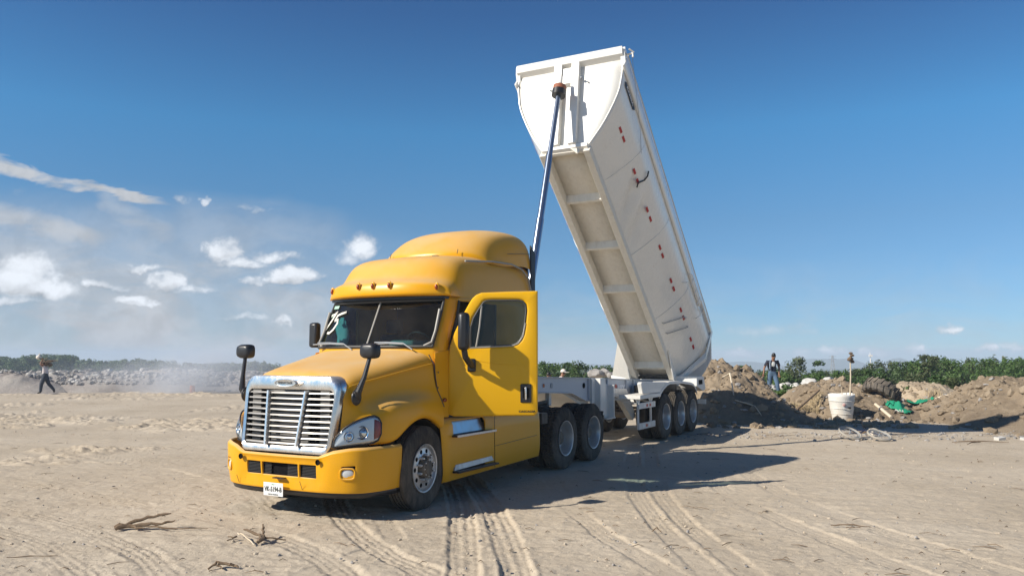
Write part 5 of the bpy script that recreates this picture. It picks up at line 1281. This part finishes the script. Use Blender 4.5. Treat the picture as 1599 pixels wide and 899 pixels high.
# white drum with a stick
dr=empty('drum',(at(1310,24.3),24.3,0)); dz=hz(at(1310,24.3),24.3); dr.location.z=dz-.03; dr.scale=(1.15,1.15,1.12); tag(dr,'dented white drum tapering downward with a long stick standing in it','drum')
P=[]
for k,(r_,z) in enumerate([(.235,0),(.245,.02),(.262,.16),(.268,.19),(.29,.30),(.29,.33),(.305,.46),(.315,.50),(.318,.53),(.328,.62),(.332,.70)]):
    row=[]
    for j in range(41):
        a=2*math.pi*j/40; d=1-.05*math.exp(-((a-4.9)/.35)**2-((z-.34)/.12)**2)*2-.02*math.sin(3*a+z*6)-(.03*math.sin(a*2.0+1) if k>8 else 0)
        row.append((r_*d*math.cos(a),r_*d*math.sin(a),z+(.025*math.sin(a*2+.4) if k==10 else 0)))
    P.append(row)
MB().grid(P).build('drum_shell',DRUM,dr,solid=.012,ang=50)
MB().lathe([(.02,.001),(.02,.235)],n=32,axis='z').build('drum_bottom',DRUM,dr)
for z,r_ in ((.175,.270),(.315,.294),(.515,.320)):
    MB().tube([(r_*math.cos(a),r_*math.sin(a),z) for a in np.linspace(0,2*math.pi,37)],.009,6,caps=False).build('drum_hoop',DRUM,dr)
MB().ball((-.06,-.30,.42),(.045,.012,.045),n=12,k=6).build('red_smudge',mat('faded_red',(.62,.38,.34),.7),dr); MB().ball((.08,-.292,.345),(.05,.014,.022),n=10,k=6).build('tear_hole',DRK,dr)
st=MB().tube([(.19,.0,.04),(.25,-.02,.7),(.29,-.02,1.3),(.295,-.02,1.76)],[.024,.024,.022,.02],8).build('upright_stick',WOODP,None); st.location=dr.location; tag(st,'long pale stick standing upright in the white drum','stick')
st=MB().tube([(.05,.15,.06),(.09,.17,.8),(.04,.18,1.2)],[.012,.011,.006],6).build('thin_stick',WOODP,None); st.location=dr.location; tag(st,'short thin stick leaning inside the white drum','stick')
rg=MB(); g=random.Random(4)
for k in range(12): rg.ball((.34+g.gauss(0,.05),-.02+g.gauss(0,.03),1.82+g.gauss(0,.07)+k*.008),(g.uniform(.04,.09),.05,g.uniform(.03,.06)),n=8,k=5)
rgo=rg.build('rag_bundle',mat('brown_rag',(.16,.11,.07),.9),None); rgo.location=dr.location; tag(rgo,'knotted brown rag bundle tied on top of the pale stick','rag')
# green net
def cloth(name,cx,cy,w,h,m,lab,seed,cat):
    xs=np.linspace(-w,w,26); ys=np.linspace(-h,h,20); X,Y=np.meshgrid(xs,ys); e=(X/w)**2+(Y/h)**2
    Z=H(X.ravel()+cx,Y.ravel()+cy).reshape(X.shape)+.06+.34*np.abs(fbm(X*3.2+seed,Y*2.5,4))*(1.1-e).clip(0)
    keep=e+.5*fbm(X*3+seed,Y*3,3)<1; i=np.arange(X.size).reshape(X.shape); q=np.stack([i[:-1,:-1],i[:-1,1:],i[1:,1:],i[1:,:-1]],-1).reshape(-1,4); q=q[keep.ravel()[q].all(1)]
    o=npmesh(name,np.stack([X.ravel(),Y.ravel(),Z.ravel()],1),q,m); o.location=(cx,cy,0); s=o.modifiers.new('s','SOLIDIFY'); s.thickness=.015; tag(o,lab,cat)
cloth('green_net',at(1398,24.9),24.9,.36,.5,GREENN,'crumpled green shade net at the foot of the heaps beside the tan log',2,'net')
cloth('green_net',at(1431,26.2),26.2,.34,.8,GREENN,'crumpled green shade net higher up against the tan heap',5,'net')
cloth('plastic_scrap',at(1402,24.6),24.6,.18,.2,ROCK,'white plastic scrap caught on the lower green net',9,'scrap')
# sheet debris
def slab(name,p,s,rz,m,lab,cat):
    x,y=p; o=MB().box((0,0,0),s).build(name,m,None,bevel=.01); o.location=(x,y,hz(x,y)+s[2]*.4); o.rotation_euler=(R(6),R(-5),rz); tag(o,lab,cat); return o
slab('cardboard_box',(at(1360,19.8),19.9),(.16,.14,.16),.4,TARP,'small pale cardboard box beside the fallen bicycle','box')
slab('plank',(at(1338,20.2),20.2),(.9,.10,.04),.12,WOOD,'dark plank lying behind the fallen bicycle','plank')
slab('white_scrap',(at(1552,18.7),18.7),(.22,.14,.08),.3,ROCK,'crumpled white scrap at the foot of the right-hand heap','scrap')
slab('paper_scrap',(at(1588,18.6),18.6),(.16,.12,.06),.9,ROCK,'small white paper scrap near the foot of the right-hand heap','scrap')
pole('brushwood',fix([Vector((at(1478,18.1),18.1,0)),Vector((at(1500,18.0),18.05,.02)),Vector((at(1530,18),18.1,.02)),Vector((at(1566,18),18.0,.0))],.02,1.0),[.008,.014,.012,.006],WOOD,'long thin dark stick lying before the right-hand heap','stick')
pole('brushwood',fix([Vector((at(1497,17.7),17.6,0)),Vector((at(1510,17.7),17.75,.03)),Vector((at(1522,17.9),17.9,.02))],.02,1.0),[.006,.012,.006],WOOD,'short dark stick lying under the long thin one','stick')

# bicycle lying on its side
bk=empty('bicycle',(at(1340,18.9),18.9,0)); bz_=hz(at(1340,18.9),18.9); bk.location.z=bz_+.03; tag(bk,'small dusty bicycle fallen over on its side by the heaps','bicycle')
def bwheel(c,tilt,rz):
    q=Matrix.Rotation(rz,3,'Z')@Matrix.Rotation(tilt,3,'X')
    def T(m2): m2.v=[tuple(q@Vector(v)+Vector(c)) for v in m2.v]; return m2
    w=T(MB().tube([(.25*math.cos(a),.25*math.sin(a),0) for a in np.linspace(0,2*math.pi,37)],.026,8,caps=False)).build('wheel',BIKET,bk)
    T(MB().tube([(.215*math.cos(a),.215*math.sin(a),0) for a in np.linspace(0,2*math.pi,37)],.010,6,caps=False)).build('rim',GREYD,w)
    sp=MB()
    for k in range(14): a=2*math.pi*k/14; sp.tube([(0,0,.02*(-1)**k),(.215*math.cos(a),.215*math.sin(a),0)],.0025,4)
    T(sp).build('spokes',GREYD,w); T(MB().tube([(0,0,-.04),(0,0,.04)],.018,8)).build('hub',GREYD,w)
bwheel((-.29,-.02,.13),R(28),R(25)); bwheel((.30,-.22,.10),R(22),R(18))
f=MB(); A0=Vector((-.29,-.02,.13)); B0=Vector((.30,-.22,.10)); BB=Vector((-.02,.12,.10)); HT=Vector((.18,.28,.16)); SE=Vector((-.12,.36,.16))
f.tube([A0,BB],.012,6).tube([A0,SE],.010,6).tube([BB,SE],.014,6).tube([BB,HT],.016,6).tube([SE,HT],.014,6).tube([HT,B0],.014,6); f.build('bike_frame',BIKEM,bk)
MB().tube([HT,HT+Vector((.0,.10,.10)),HT+Vector((-.02,.12,.38))],.010,6).tube([HT+Vector((0,.10,.10)),HT+Vector((.16,.14,-.02))],.010,6).build('handlebar',BLK,bk)
MB().ball(tuple(SE+Vector((-.03,.10,.02))),(.06,.11,.035),n=10,k=6).build('saddle',BLK,bk)
MB().lathe([(-.004,.001),(-.004,.06),(.004,.06),(.004,.001)],(BB.x,BB.y,BB.z),18,'z').tube([BB+Vector((0,0,-.05)),BB+Vector((.1,-.08,.0)),BB+Vector((.16,-.06,.02))],.008,6).build('crank',GREYD,bk)

# orange barrel and pale sheets far left
ob=MB().lathe([(0,.001),(0,.26),(.25,.28),(.27,.26),(.5,.26),(.52,.28),(.8,.25),(.8,.001)],n=20,axis='z').build('orange_barrel',ORNG,None); x=at(304,42.6); ob.scale=(.5,.5,.55); ob.location=(x,42.6,hz(x,42.6)-.05); tag(ob,'faded orange barrel standing in the smoke before the rubble bank','barrel')
slab('pale_sheet',(at(325,43),43),(.9,.3,.14),.1,ROCK,'pale sheet lying on the ground right of the orange barrel','sheet')
slab('pale_sheet',(at(352,43.4),43.4),(.7,.3,.1),-.1,ROCK,'pale sheet lying in thick smoke nearest the truck','sheet')
# lattice pylon and a slim mast beyond the scrub
def pylon(x,y,zb,h,w,name,lab,cat):
    mb=MB(); n=9
    for sx in (-1,1):
        for sy in (-1,1): mb.tube([(sx*w,sy*w,0),(sx*w*.15,sy*w*.15,h)],.06,5)
    for k in range(n):
        a=k/n; b=(k+1)/n; wa,wb=w*(1-.85*a),w*(1-.85*b)
        for q in ((-1,-1,1,-1),(1,-1,1,1),(1,1,-1,1),(-1,1,-1,-1)): mb.tube([(q[0]*wa,q[1]*wa,h*a),(q[2]*wb,q[3]*wb,h*b)],.03,4); mb.tube([(q[2]*wa,q[3]*wa,h*a),(q[0]*wb,q[1]*wb,h*b)],.03,4)
    t=mb.build('lattice',GREYD,None,smooth=False); r=empty(name,(x,y,zb)); t.parent=r
    a=MB()
    for z in (.9,.97): a.tube([(-w*1.1,0,h*z),(w*1.1,0,h*z)],.05,5)
    a.build('crossarm',GREYD,r); tag(r,lab,cat)
pylon(at(1298,260),260,-9.5,11.5,1.1,'pylon','slim grey lattice pylon rising beyond the scrub','pylon')
mt=empty('mast',(at(1357,200),200,-5)); MB().tube([(0,0,0),(0,0,7.6)],[.16,.1],8).build('pole',WHT,mt); MB().box((0,-.2,6.9),(.9,.25,.5)).build('lamp_head',WHT,mt); tag(mt,'white mast with a boxy head poking above the scrub','mast')

# ================================================================== VEGETATION
def crown_mesh(seed,w,h,nclump,per,leaf_,low=.1,airy=.0):
    g=np.random.RandomState(seed); V=[];
    cl=[]
    for i in range(nclump):
        a=g.uniform(0,6.283); r=w*math.sqrt(g.rand())*.80; z=low*h+(1-low)*h*g.rand()**.75
        lim=math.sqrt(max(0.05,1-(abs(z-h*.40)/(h*.62))**2.6)); r*=lim; cr_=g.uniform(.22,.42)*min(w,h*.6)*(1-airy*.6)
        cl.append((r*math.cos(a),r*math.sin(a),min(z,h-cr_*.6),cr_))
    n=nclump*per; C=np.array(cl)[g.randint(0,nclump,n)]
    d=g.normal(size=(n,3)); d/=np.linalg.norm(d,axis=1)[:,None]; rad=(g.rand(n)**.45)[:,None]*C[:,3:4]
    p=C[:,:3]+d*rad*np.array([1,1,.75]); p[:,2]=np.maximum(p[:,2],.02)
    nr=d+g.normal(size=(n,3))*.7+np.array([0,0,.5]); nr/=np.linalg.norm(nr,axis=1)[:,None]
    u=np.cross(nr,g.normal(size=(n,3))); u/=np.linalg.norm(u,axis=1)[:,None]; v=np.cross(nr,u); s=(leaf_*g.uniform(.6,1.4,n))[:,None]
    a=p+u*s; b=p+v*s*.45; c=p-u*s; e=p-v*s*.45
    V=np.stack([a,b,c,e],1).reshape(-1,3); Q=np.arange(n*4).reshape(-1,4); return V,Q
def limbs(seed,w,h):
    g=random.Random(seed); mb=MB(); tr=.05*h/3+.03
    mb.tube([(0,0,-.4),(.05*w,0,h*.25),(.0,.05*w,h*.55)],[tr*1.3,tr,tr*.6],7)
    for k in range(7):
        a=k*.9+g.uniform(-.3,.3); z=h*g.uniform(.08,.4); mb.tube([(0,0,z),(w*.35*math.cos(a),w*.35*math.sin(a),z+h*.22),(w*.62*math.cos(a),w*.62*math.sin(a),z+h*.42)],[tr*.6,tr*.4,tr*.15],5)
    return mb
_cr={}
def tree(name,x,y,w,h,m,lab,kind=0,seed=0,zb=None,group=None):
    zb=float(terrain(np.array([x]),np.array([y]),False)[0]) if zb is None else zb
    r=empty(name,(x,y,zb),0); lf=.0017*y; n_=int(min(5200,max(1500,w*h*2.2/(lf*lf)*.16)))
    nc=[30,24,34][kind%3]; V,Q=crown_mesh(seed*7+11,w,h,nc,n_//nc,lf,[.08,.03,.25][kind%3],[.0,.0,.35][kind%3])
    npmesh('crown',V,Q,m,r,False); t=limbs(seed+5,w*.8,h*.9); t.build('trunk',BARK,r)
    tag(r,lab,'tree' if 'tree' in name else 'bush',group); return r
def tpx(a,top,y,wpx,m,lab,kind,seed,name='bush',zb=None,group='scrub bushes beyond the heaps'):
    x=at(a,y); z1=1.92-(top-555)/1250*y; zb=float(terrain(np.array([x]),np.array([y]),False)[0]) if zb is None else zb
    return tree(name,x,y,wpx/2/1250*y,(z1-zb)/.98,m,lab,kind,seed,zb,group)
TR=[ # px centre, top, depth, width px, material, label, crown kind, name
 (852,565,46,60,LEAF,'green bush showing over the trailer frame right beside the open yellow door',0,'bush'),
 (885,567,50,50,LEAF,'low green bush over the trailer frame above the white cap',1,'bush'),
 (907,564,44,44,LEAFD,'rounded green bush over the trailer frame between the white cap and the grey lumps',0,'bush'),
 (945,570,52,60,LEAF,'green bush over the trailer frame just left of the raised tub foot',1,'bush'),
 (1160,572,45,44,LEAF,'bright green bush peeking over the brown heap left of the walking man',0,'bush'),
 (1185,580,48,50,LEAF,'low green bush directly behind the walking man',1,'bush'),
 (1247,559,62,62,LEAFO,'tall rounded scrub tree between the walking man and the pylon',2,'scrub_tree'),
 (1276,565,60,34,LEAFD,'small dark scrub tree just left of the pylon',0,'scrub_tree'),
 (1225,580,44,50,LEAF,'low green bush behind the white rocks, left one',1,'bush'),
 (1268,582,42,60,LEAF,'low green bush behind the tall white boulder',1,'bush'),
 (1312,580,40,52,LEAF,'green bush between the pylon and the rag bundle',0,'bush'),
 (1345,578,37,56,LEAFD,'leafy dark green bush right behind the upright stick',0,'bush'),
 (1372,564,62,76,LEAFO,'airy olive scrub tree below the white mast',2,'scrub_tree'),
 (1378,585,34,44,LEAFD,'dark bush immediately behind the old tyre',1,'bush'),
 (1408,566,58,60,LEAFD,'dark green scrub tree right of the white mast',0,'scrub_tree'),
 (1446,556,56,54,LEAFO,'wispy scrub tree with bare twigs sticking up highest',2,'scrub_tree'),
 (1432,584,36,60,LEAFO,'olive bush right behind the tan heap',1,'bush'),
 (1455,586,35,40,LEAF,'glossy green bush at the right end of the tan heap',0,'bush'),
 (1485,562,46,84,LEAF,'broad green scrub tree above the gap between the tan heap and the large brown heap',0,'scrub_tree'),
 (1478,590,32,50,LEAFO,'dry olive bush in the dip between the tan heap and the large brown heap',1,'bush'),
 (1530,560,48,80,LEAF,'broad green scrub tree above the left shoulder of the large brown heap',2,'scrub_tree'),
 (1580,563,50,80,LEAF,'pale green scrub tree near the right edge above the large brown heap',0,'scrub_tree'),
 (1612,558,46,70,LEAFD,'dark green scrub tree cut by the right edge of the picture',2,'scrub_tree'),
]
for i,(a,t,y,w,m,lab,k,nm) in enumerate(TR): tpx(a,t,y,w,m,lab,k,i,nm)
def mass(name,specs,m,lab,seed,leaf_,density):
    g=np.random.RandomState(seed); VV=[];QQ=[];o=0
    for (x,y,w,h,zb) in specs:
        n=int(density*w*h*6)+80; V,Q=crown_mesh(g.randint(9999),1,1,14,max(10,n//14),1.0,.0)
        # rescale leaves: build at unit size then set leaf size separately
        c=V.reshape(-1,4,3).mean(1,keepdims=True); L_=(V.reshape(-1,4,3)-c)*leaf_; V=(c*np.array([w,w,h])+L_).reshape(-1,3)+[x,y,zb]
        VV.append(V); QQ.append(Q+o); o+=len(V)
    q=npmesh(name,np.concatenate(VV),np.concatenate(QQ),m,None,False); tag(q,lab,'wood' if 'wood' in name else 'scrub',kind='stuff'); return q
g=np.random.RandomState(5); sp=[]
tl=[(-300,560),(0,556),(25,558),(60,552),(100,553),(130,562),(150,560),(175,566),(200,562),(220,556),(235,558),(260,563),(300,566),(340,566),(380,566),(400,562),(430,568),(470,575),(560,575),(640,578),(840,574),(900,572),(960,574)]
for i in range(300):
    a=g.uniform(-260,960); y=g.uniform(255,320); x=at(a,y); top=interp(a,[p[0] for p in tl],[p[1] for p in tl])+g.uniform(0,5)
    zb=float(terrain(np.array([x]),np.array([y]),False)[0]); z1=1.92-(top-555)/1250*y; sp.append((x,y,g.uniform(4.0,8.0),max(3.5,(z1-zb)),zb))
mass('far_wood',sp,LEAFD,'hazy far line of dark trees beyond the grey rubble bank at left',3,.42,3.2)
sp=[]
for i in range(130):
    a=g.uniform(1090,1760); y=g.uniform(56,88); x=at(a,y); top=interp(a,[1090,1180,1300,1340,1400,1480,1600,1760],[578,579,580,573,566,562,560,557])+g.uniform(-5,15)
    zb=float(terrain(np.array([x]),np.array([y]),False)[0]); z1=1.92-(top-555)/1250*y; sp.append((x,y,g.uniform(1.3,2.6),max(1.2,z1-zb),zb))
mass('scrub_wood',sp[::2],LEAF,'continuous green scrub growing behind the nearer bushes at right',6,.13,34)
mass('dark_scrub_wood',sp[1::2],LEAFO,'darker olive scrub mixed in behind the nearer bushes at right',7,.13,30)
sp=[]
for i in range(110):
    y=g.uniform(30,44); a=g.uniform(1095,1700); x=at(a,y); zb=float(terrain(np.array([x]),np.array([y]),False)[0]); sp.append((x,y,g.uniform(.5,1.1),g.uniform(.5,1.0),zb))
mass('undergrowth',sp,LEAF,'low bright green undergrowth behind the dumped heaps',8,.07,90)

# ================================================================== PEOPLE
def person(name,loc,rz,J,parts_mat,lab,fat=1.0,extra=None,sc_=1.0):
    """J: joints dict; body is one skinned surface"""
    order=['pelvis','belly','chest','neck','head0','head1','l_sh','l_el','l_wr','l_hand','r_sh','r_el','r_wr','r_hand','l_hip','l_kn','l_an','l_toe','r_hip','r_kn','r_an','r_toe']
    rad=dict(pelvis=(.135,.11),belly=(.125,.10),chest=(.15,.115),neck=(.052,.052),head0=(.075,.085),head1=(.078,.092),sh=(.058,.058),el=(.041,.041),wr=(.028,.03),hand=(.035,.022),hip=(.105,.11),kn=(.078,.082),an=(.056,.06),toe=(.040,.028))
    E=[('pelvis','belly'),('belly','chest'),('chest','neck'),('neck','head0'),('head0','head1')]
    for s in 'lr': E+=[('chest',s+'_sh'),(s+'_sh',s+'_el'),(s+'_el',s+'_wr'),(s+'_wr',s+'_hand'),('pelvis',s+'_hip'),(s+'_hip',s+'_kn'),(s+'_kn',s+'_an'),(s+'_an',s+'_toe')]
    me=bpy.data.meshes.new(name); me.from_pydata([J[k] for k in order],[(order.index(a),order.index(b)) for a,b in E],[])
    o=bpy.data.objects.new(name,me); COL.objects.link(o)
    sk=o.modifiers.new('skin','SKIN'); su=o.modifiers.new('sub','SUBSURF'); su.levels=su.render_levels=2
    for i,k in enumerate(order):
        kk=k.split('_')[-1] if '_' in k else k; v=me.skin_vertices[0].data[i]; v.radius=tuple(q*(fat if kk in('pelvis','belly','chest','hip','kn','an') else 1) for q in rad[kk]); v.use_root=(k=='pelvis')
    bake(o); me=o.data
    # fingers, nose, ears joined into the same mesh
    bm=bmesh.new(); bm.from_mesh(me)
    ex=MB()
    for s in 'lr':
        w_=Vector(J[s+'_wr']); h_=Vector(J[s+'_hand']); d_=(h_-w_).normalized(); sd=d_.cross(Vector((0,1,0)))
        if sd.length<.2: sd=d_.cross(Vector((1,0,0)))
        sd.normalize(); nr=d_.cross(sd)
        for q,(o1,l) in enumerate(((-.027,.062),(-.009,.074),(.009,.070),(.027,.055))):
            b=h_+sd*o1+d_*.01; ex.tube([b-d_*.03,b+d_*l*.55,b+d_*l+nr*.02],[.0095,.009,.007],6)
        b=h_-sd*.03-d_*.03; ex.tube([b,b-sd*.025+d_*.03,b-sd*.02+d_*.055],[.011,.010,.008],6)
    hc=Vector(J['head1']); f=Vector(J.get('face',(0,-1,0))).normalized(); sd=f.cross(Vector((0,0,1))).normalized(); up=sd.cross(f)
    hm=(Vector(J['head0'])+hc)/2
    ex.ball(tuple(hm+f*.088),(.016,.02,.024),n=8,k=6)
    for q in (-1,1): ex.ball(tuple(hm+sd*q*.078),(.012,.018,.028),n=8,k=6)
    ex.ball(tuple(hm+f*.078-up*.045),(.024,.012,.008),n=8,k=5)
    tmp=bpy.data.meshes.new('t'); tmp.from_pydata(ex.v,[],ex.f); bm.from_mesh(tmp); bm.to_mesh(me); bm.free()
    names=list(dict.fromkeys(parts_mat.values())); me.materials.clear()
    for n_ in names: me.materials.append(MATS[n_])
    bones=[(a,b,Vector(J[a]),Vector(J[b])) for a,b in E]
    def near(p):
        best=None
        for a,b,pa,pb in bones:
            d=pb-pa; t=max(0,min(1,(p-pa).dot(d)/max(d.length_squared,1e-9))); q=(pa+d*t-p).length-.04*(1 if 'sh' in b or 'hip' in b else 0)
            if best is None or q<best[0]: best=(q,b,t)
        return best
    for pl_ in me.polygons:
        _,b,t=near(pl_.center); key=b[2:] if b[1:2]=='_' else b
        if key=='el' and t>parts_mat.get('_sleeve',.5) if isinstance(parts_mat.get('_sleeve'),float) else False: key='wr'
        m_=parts_mat.get(key,parts_mat['head1']); pl_.material_index=names.index(m_); pl_.use_smooth=True
    o.location=loc; o.rotation_euler=(0,0,rz); o.scale=(sc_,)*3
    # eyes and hair
    ey=MB()
    for q in (-1,1): ey.ball(tuple(hm+f*.078+sd*q*.03+up*.018),(.011,.008,.007),n=8,k=5)
    ey.build('eyes',DRK,o)
    hr=MB(); P=[]
    for i in range(9):
        th=math.pi*.60*i/8
        P.append([tuple(hm+up*.035-f*.012+(up*math.cos(th)*.112+(f*math.cos(a)*.092+sd*math.sin(a)*.082)*math.sin(th))-up*(.03*max(0,-math.cos(a))*math.sin(th))) for a in np.linspace(0,2*math.pi,19)])
    hr.grid(P); hr.build('hair',HAIR,o)
    tag(o,lab,'person'); return o
pm=dict(belly='navy_cloth',chest='navy_cloth',neck='skin',head0='skin',head1='skin',sh='navy_cloth',el='skin',wr='skin',hand='skin',hip='blue_jeans',kn='blue_jeans',an='blue_jeans',toe='dark_shoe')
J=dict(pelvis=(0,.0,.93),belly=(.0,-.02,1.08),chest=(.01,-.06,1.32),neck=(.02,-.10,1.47),head0=(.025,-.135,1.54),head1=(.03,-.15,1.65),
 l_sh=(.18,-.06,1.41),l_el=(.27,.02,1.16),l_wr=(.24,-.04,.92),l_hand=(.24,-.08,.85),r_sh=(-.17,-.05,1.41),r_el=(-.30,.02,1.17),r_wr=(-.36,-.10,.95),r_hand=(-.38,-.13,.88),
 l_hip=(.09,.0,.88),l_kn=(.14,-.16,.50),l_an=(.20,-.12,.09),l_toe=(.21,-.28,.04),r_hip=(-.10,.0,.88),r_kn=(-.13,.0,.48),r_an=(-.14,.16,.12),r_toe=(-.15,.02,.05),face=(.1,-1,-.35))
yw=30.4; xw=at(1204,yw)
man=person('person',(xw,yw,1.92-(620-555)/1250*yw),R(-4),J,pm,'man in navy t-shirt and blue jeans walking over the rubble heap',sc_=.97)
MB().ball((0.01,-.165,1.30),(.075,.02,.10),n=14,k=8).ball((-.07,-.158,1.24),(.03,.012,.03),n=10,k=6).build('shirt_print',mat('white_print',(.55,.56,.54),.8),man)
MB().tube([(-.13,-.16,1.12),(-.135,-.185,1.28),(-.10,-.13,1.44),(-.09,.03,1.45)],.022,6).build('backpack_strap',mat('strap_grey',(.22,.28,.36),.8),man)
MB().ball((-.02,.12,1.25),(.15,.09,.20),n=14,k=8).build('backpack',NAVY,man)
MB().tube([(-.17,-.05,1.43),(-.24,-.01,1.30),(-.275,.01,1.235)],[.058,.056,.052],10).tube([(.18,-.06,1.43),(.235,-.02,1.30),(.262,.01,1.235)],[.058,.056,.052],10).build('shirt_sleeve',NAVY,man)
# footing under the walking man
z0=man.location.z; 
fo=rock_mb(.55,77,3,.5).build('boulder',ROCKG,None,ang=28); fo.location=(xw,yw+.05,z0-.22); fo.scale=(1.2,1.1,1); tag(fo,'grey broken slab under the walking man\'s feet','boulder','rocks on the dumped heaps')
# running person far left, bundle of brushwood on the shoulders
pm2=dict(belly='pale_shirt',chest='pale_shirt',neck='skin',head0='skin',head1='skin',sh='pale_shirt',el='skin',wr='skin',hand='skin',hip='dark_trousers',kn='dark_trousers',an='dark_trousers',toe='dark_shoe')
J2=dict(pelvis=(0,0,.96),belly=(0,-.02,1.10),chest=(0,-.05,1.33),neck=(0,-.09,1.48),head0=(0,-.13,1.55),head1=(0,-.15,1.66),
 l_sh=(.17,-.03,1.42),l_el=(.24,-.20,1.58),l_wr=(.12,-.16,1.78),l_hand=(.08,-.14,1.85),r_sh=(-.17,-.03,1.42),r_el=(-.25,-.22,1.56),r_wr=(-.13,-.20,1.78),r_hand=(-.08,-.18,1.85),
 l_hip=(.09,0,.91),l_kn=(.10,-.15,.52),l_an=(.10,-.17,.10),l_toe=(.10,-.33,.05),r_hip=(-.09,0,.91),r_kn=(-.09,.14,.54),r_an=(-.09,.42,.22),r_toe=(-.09,.44,.07),face=(0,-1,-.1))
yr=42.0; xr_=at(75,yr); zr=hz(xr_,yr)
run=person('person',(xr_,yr,zr),R(-78),J2,pm2,'person in pale shirt and dark trousers striding along under a load of brushwood',fat=1.28,sc_=.98)
g=random.Random(9)
bw=MB()
for k in range(16):
    a=Vector((g.uniform(-.16,.16),g.uniform(-.18,.05),1.50+g.uniform(0,.22))); d_=Vector((g.uniform(-.2,.2),g.uniform(.25,.6)*g.choice([-.4,1,1]),g.uniform(-.05,.22)))
    bw.tube([a,a+d_*.5+Vector((0,0,.03)),a+d_],[.035,.03,.015],5)
for k in range(14): bw.ball((g.uniform(-.15,.15),.10+g.uniform(-.12,.16),1.52+g.uniform(-.08,.16)),(g.uniform(.05,.10),.07,g.uniform(.04,.08)),n=7,k=5)
bo=bw.build('brushwood_bundle',BARK,None); bo.location=run.location; bo.rotation_euler=run.rotation_euler; tag(bo,'tangled bundle of dark brushwood carried on the striding person\'s shoulders','brushwood')
sk=MB().ball((0,-.36,1.90),(.12,.14,.11),n=12,k=8).tube([(0,-.36,1.98),(.02,-.30,2.10)],[.05,.02],8).build('white_sack',CAPM,None); sk.location=run.location; sk.rotation_euler=run.rotation_euler; tag(sk,'white bundle held up in front of the striding person\'s head','sack')
# people whose heads show above the trailer frame
J3=dict(J); J3.update(face=(1,-.3,-.1))
pm3=dict(pm2)
for k,(a,b,y,rz,lab) in enumerate([(873,576,30.5,70,'person in a white peaked cap, only the head showing above the trailer frame'),(857,580,33,-20,'bareheaded person behind the trailer frame, left of the white cap')]):
    x=at(a,y); top=1.92-(b-555)/1250*y; o=person('person',(x,y,top-1.74),R(rz),J,pm3,lab)
    if k==0:
        cp=MB(); P=[]
        for i in range(7):
            th=math.pi*.5*i/6; P.append([(.03+.105*math.sin(th)*math.cos(q),-.15+.115*math.sin(th)*math.sin(q),1.63+.125*math.cos(th)) for q in np.linspace(0,2*math.pi,19)])
        cp.grid(P); cp.box((.03,-.30,1.625),(.17,.16,.014)); cp.build('cap',CAPM,o,solid=.01)

# ================================================================== AIR
def volume(name,dens,col,noise=None,ani=.2):
    m=bpy.data.materials.new(name); m.use_nodes=True; N=m.node_tree.nodes; L=m.node_tree.links; N.clear(); o=N.new('ShaderNodeOutputMaterial'); v=N.new('ShaderNodeVolumePrincipled')
    v.inputs['Color'].default_value=(*col,1); v.inputs['Density'].default_value=dens; v.inputs['Anisotropy'].default_value=ani
    if noise:
        n=tex_noise(N,L,noise,4,.6); tc=N.new('ShaderNodeTexCoord'); ln=N.new('ShaderNodeVectorMath'); ln.operation='LENGTH'
        mp=N.new('ShaderNodeMapping'); mp.inputs['Location'].default_value=(-1,-1,-.7); mp.inputs['Scale'].default_value=(2,2,1.7); L.new(tc.outputs['Generated'],mp.inputs[0]); L.new(mp.outputs[0],ln.inputs[0])
        L.new(mul(N,L,mul(N,L,mrange(N,L,n,.36,.66),mrange(N,L,ln.outputs['Value'],1.0,.25)),dens),v.inputs['Density'])
    L.new(v.outputs[0],o.inputs['Volume']); return m
def ellipsoid(name,c,r,m,lab):
    mb=MB().ball((0,0,0),r,n=24,k=14); o=mb.build(name,m,None); o.location=c; tag(o,lab,'smoke',kind='stuff'); return o
SM=volume('smoke_air',.85,(.84,.88,.95),.28,.0)
ellipsoid('smoke',(at(330,42.8),42.3,1.1),(5.0,2.4,2.3),SM,'blue-grey smoke drifting low in front of the far rubble bank')
ellipsoid('smoke',(at(215,47),46,.9),(6.0,2.4,1.3),volume('smoke_thin',.25,(.84,.88,.95),.25,.0),'thin trailing smoke left of the thick smoke')
hb=MB().bx(-2600,2600,-450,2400,-110,14); hzo=hb.build('haze',volume('haze_air',.00065,(.62,.75,.92),None,.0),None,smooth=False); tag(hzo,kind='stuff')

# keep every tree of parts at thing > part > sub-part
def depth(o):
    d=0
    while o.parent: o=o.parent; d+=1
    return d
for o in list(sc.objects):
    while depth(o)>2:
        p=o.parent; o.location=Vector(o.location)+Vector(p.location); o.parent=p.parent
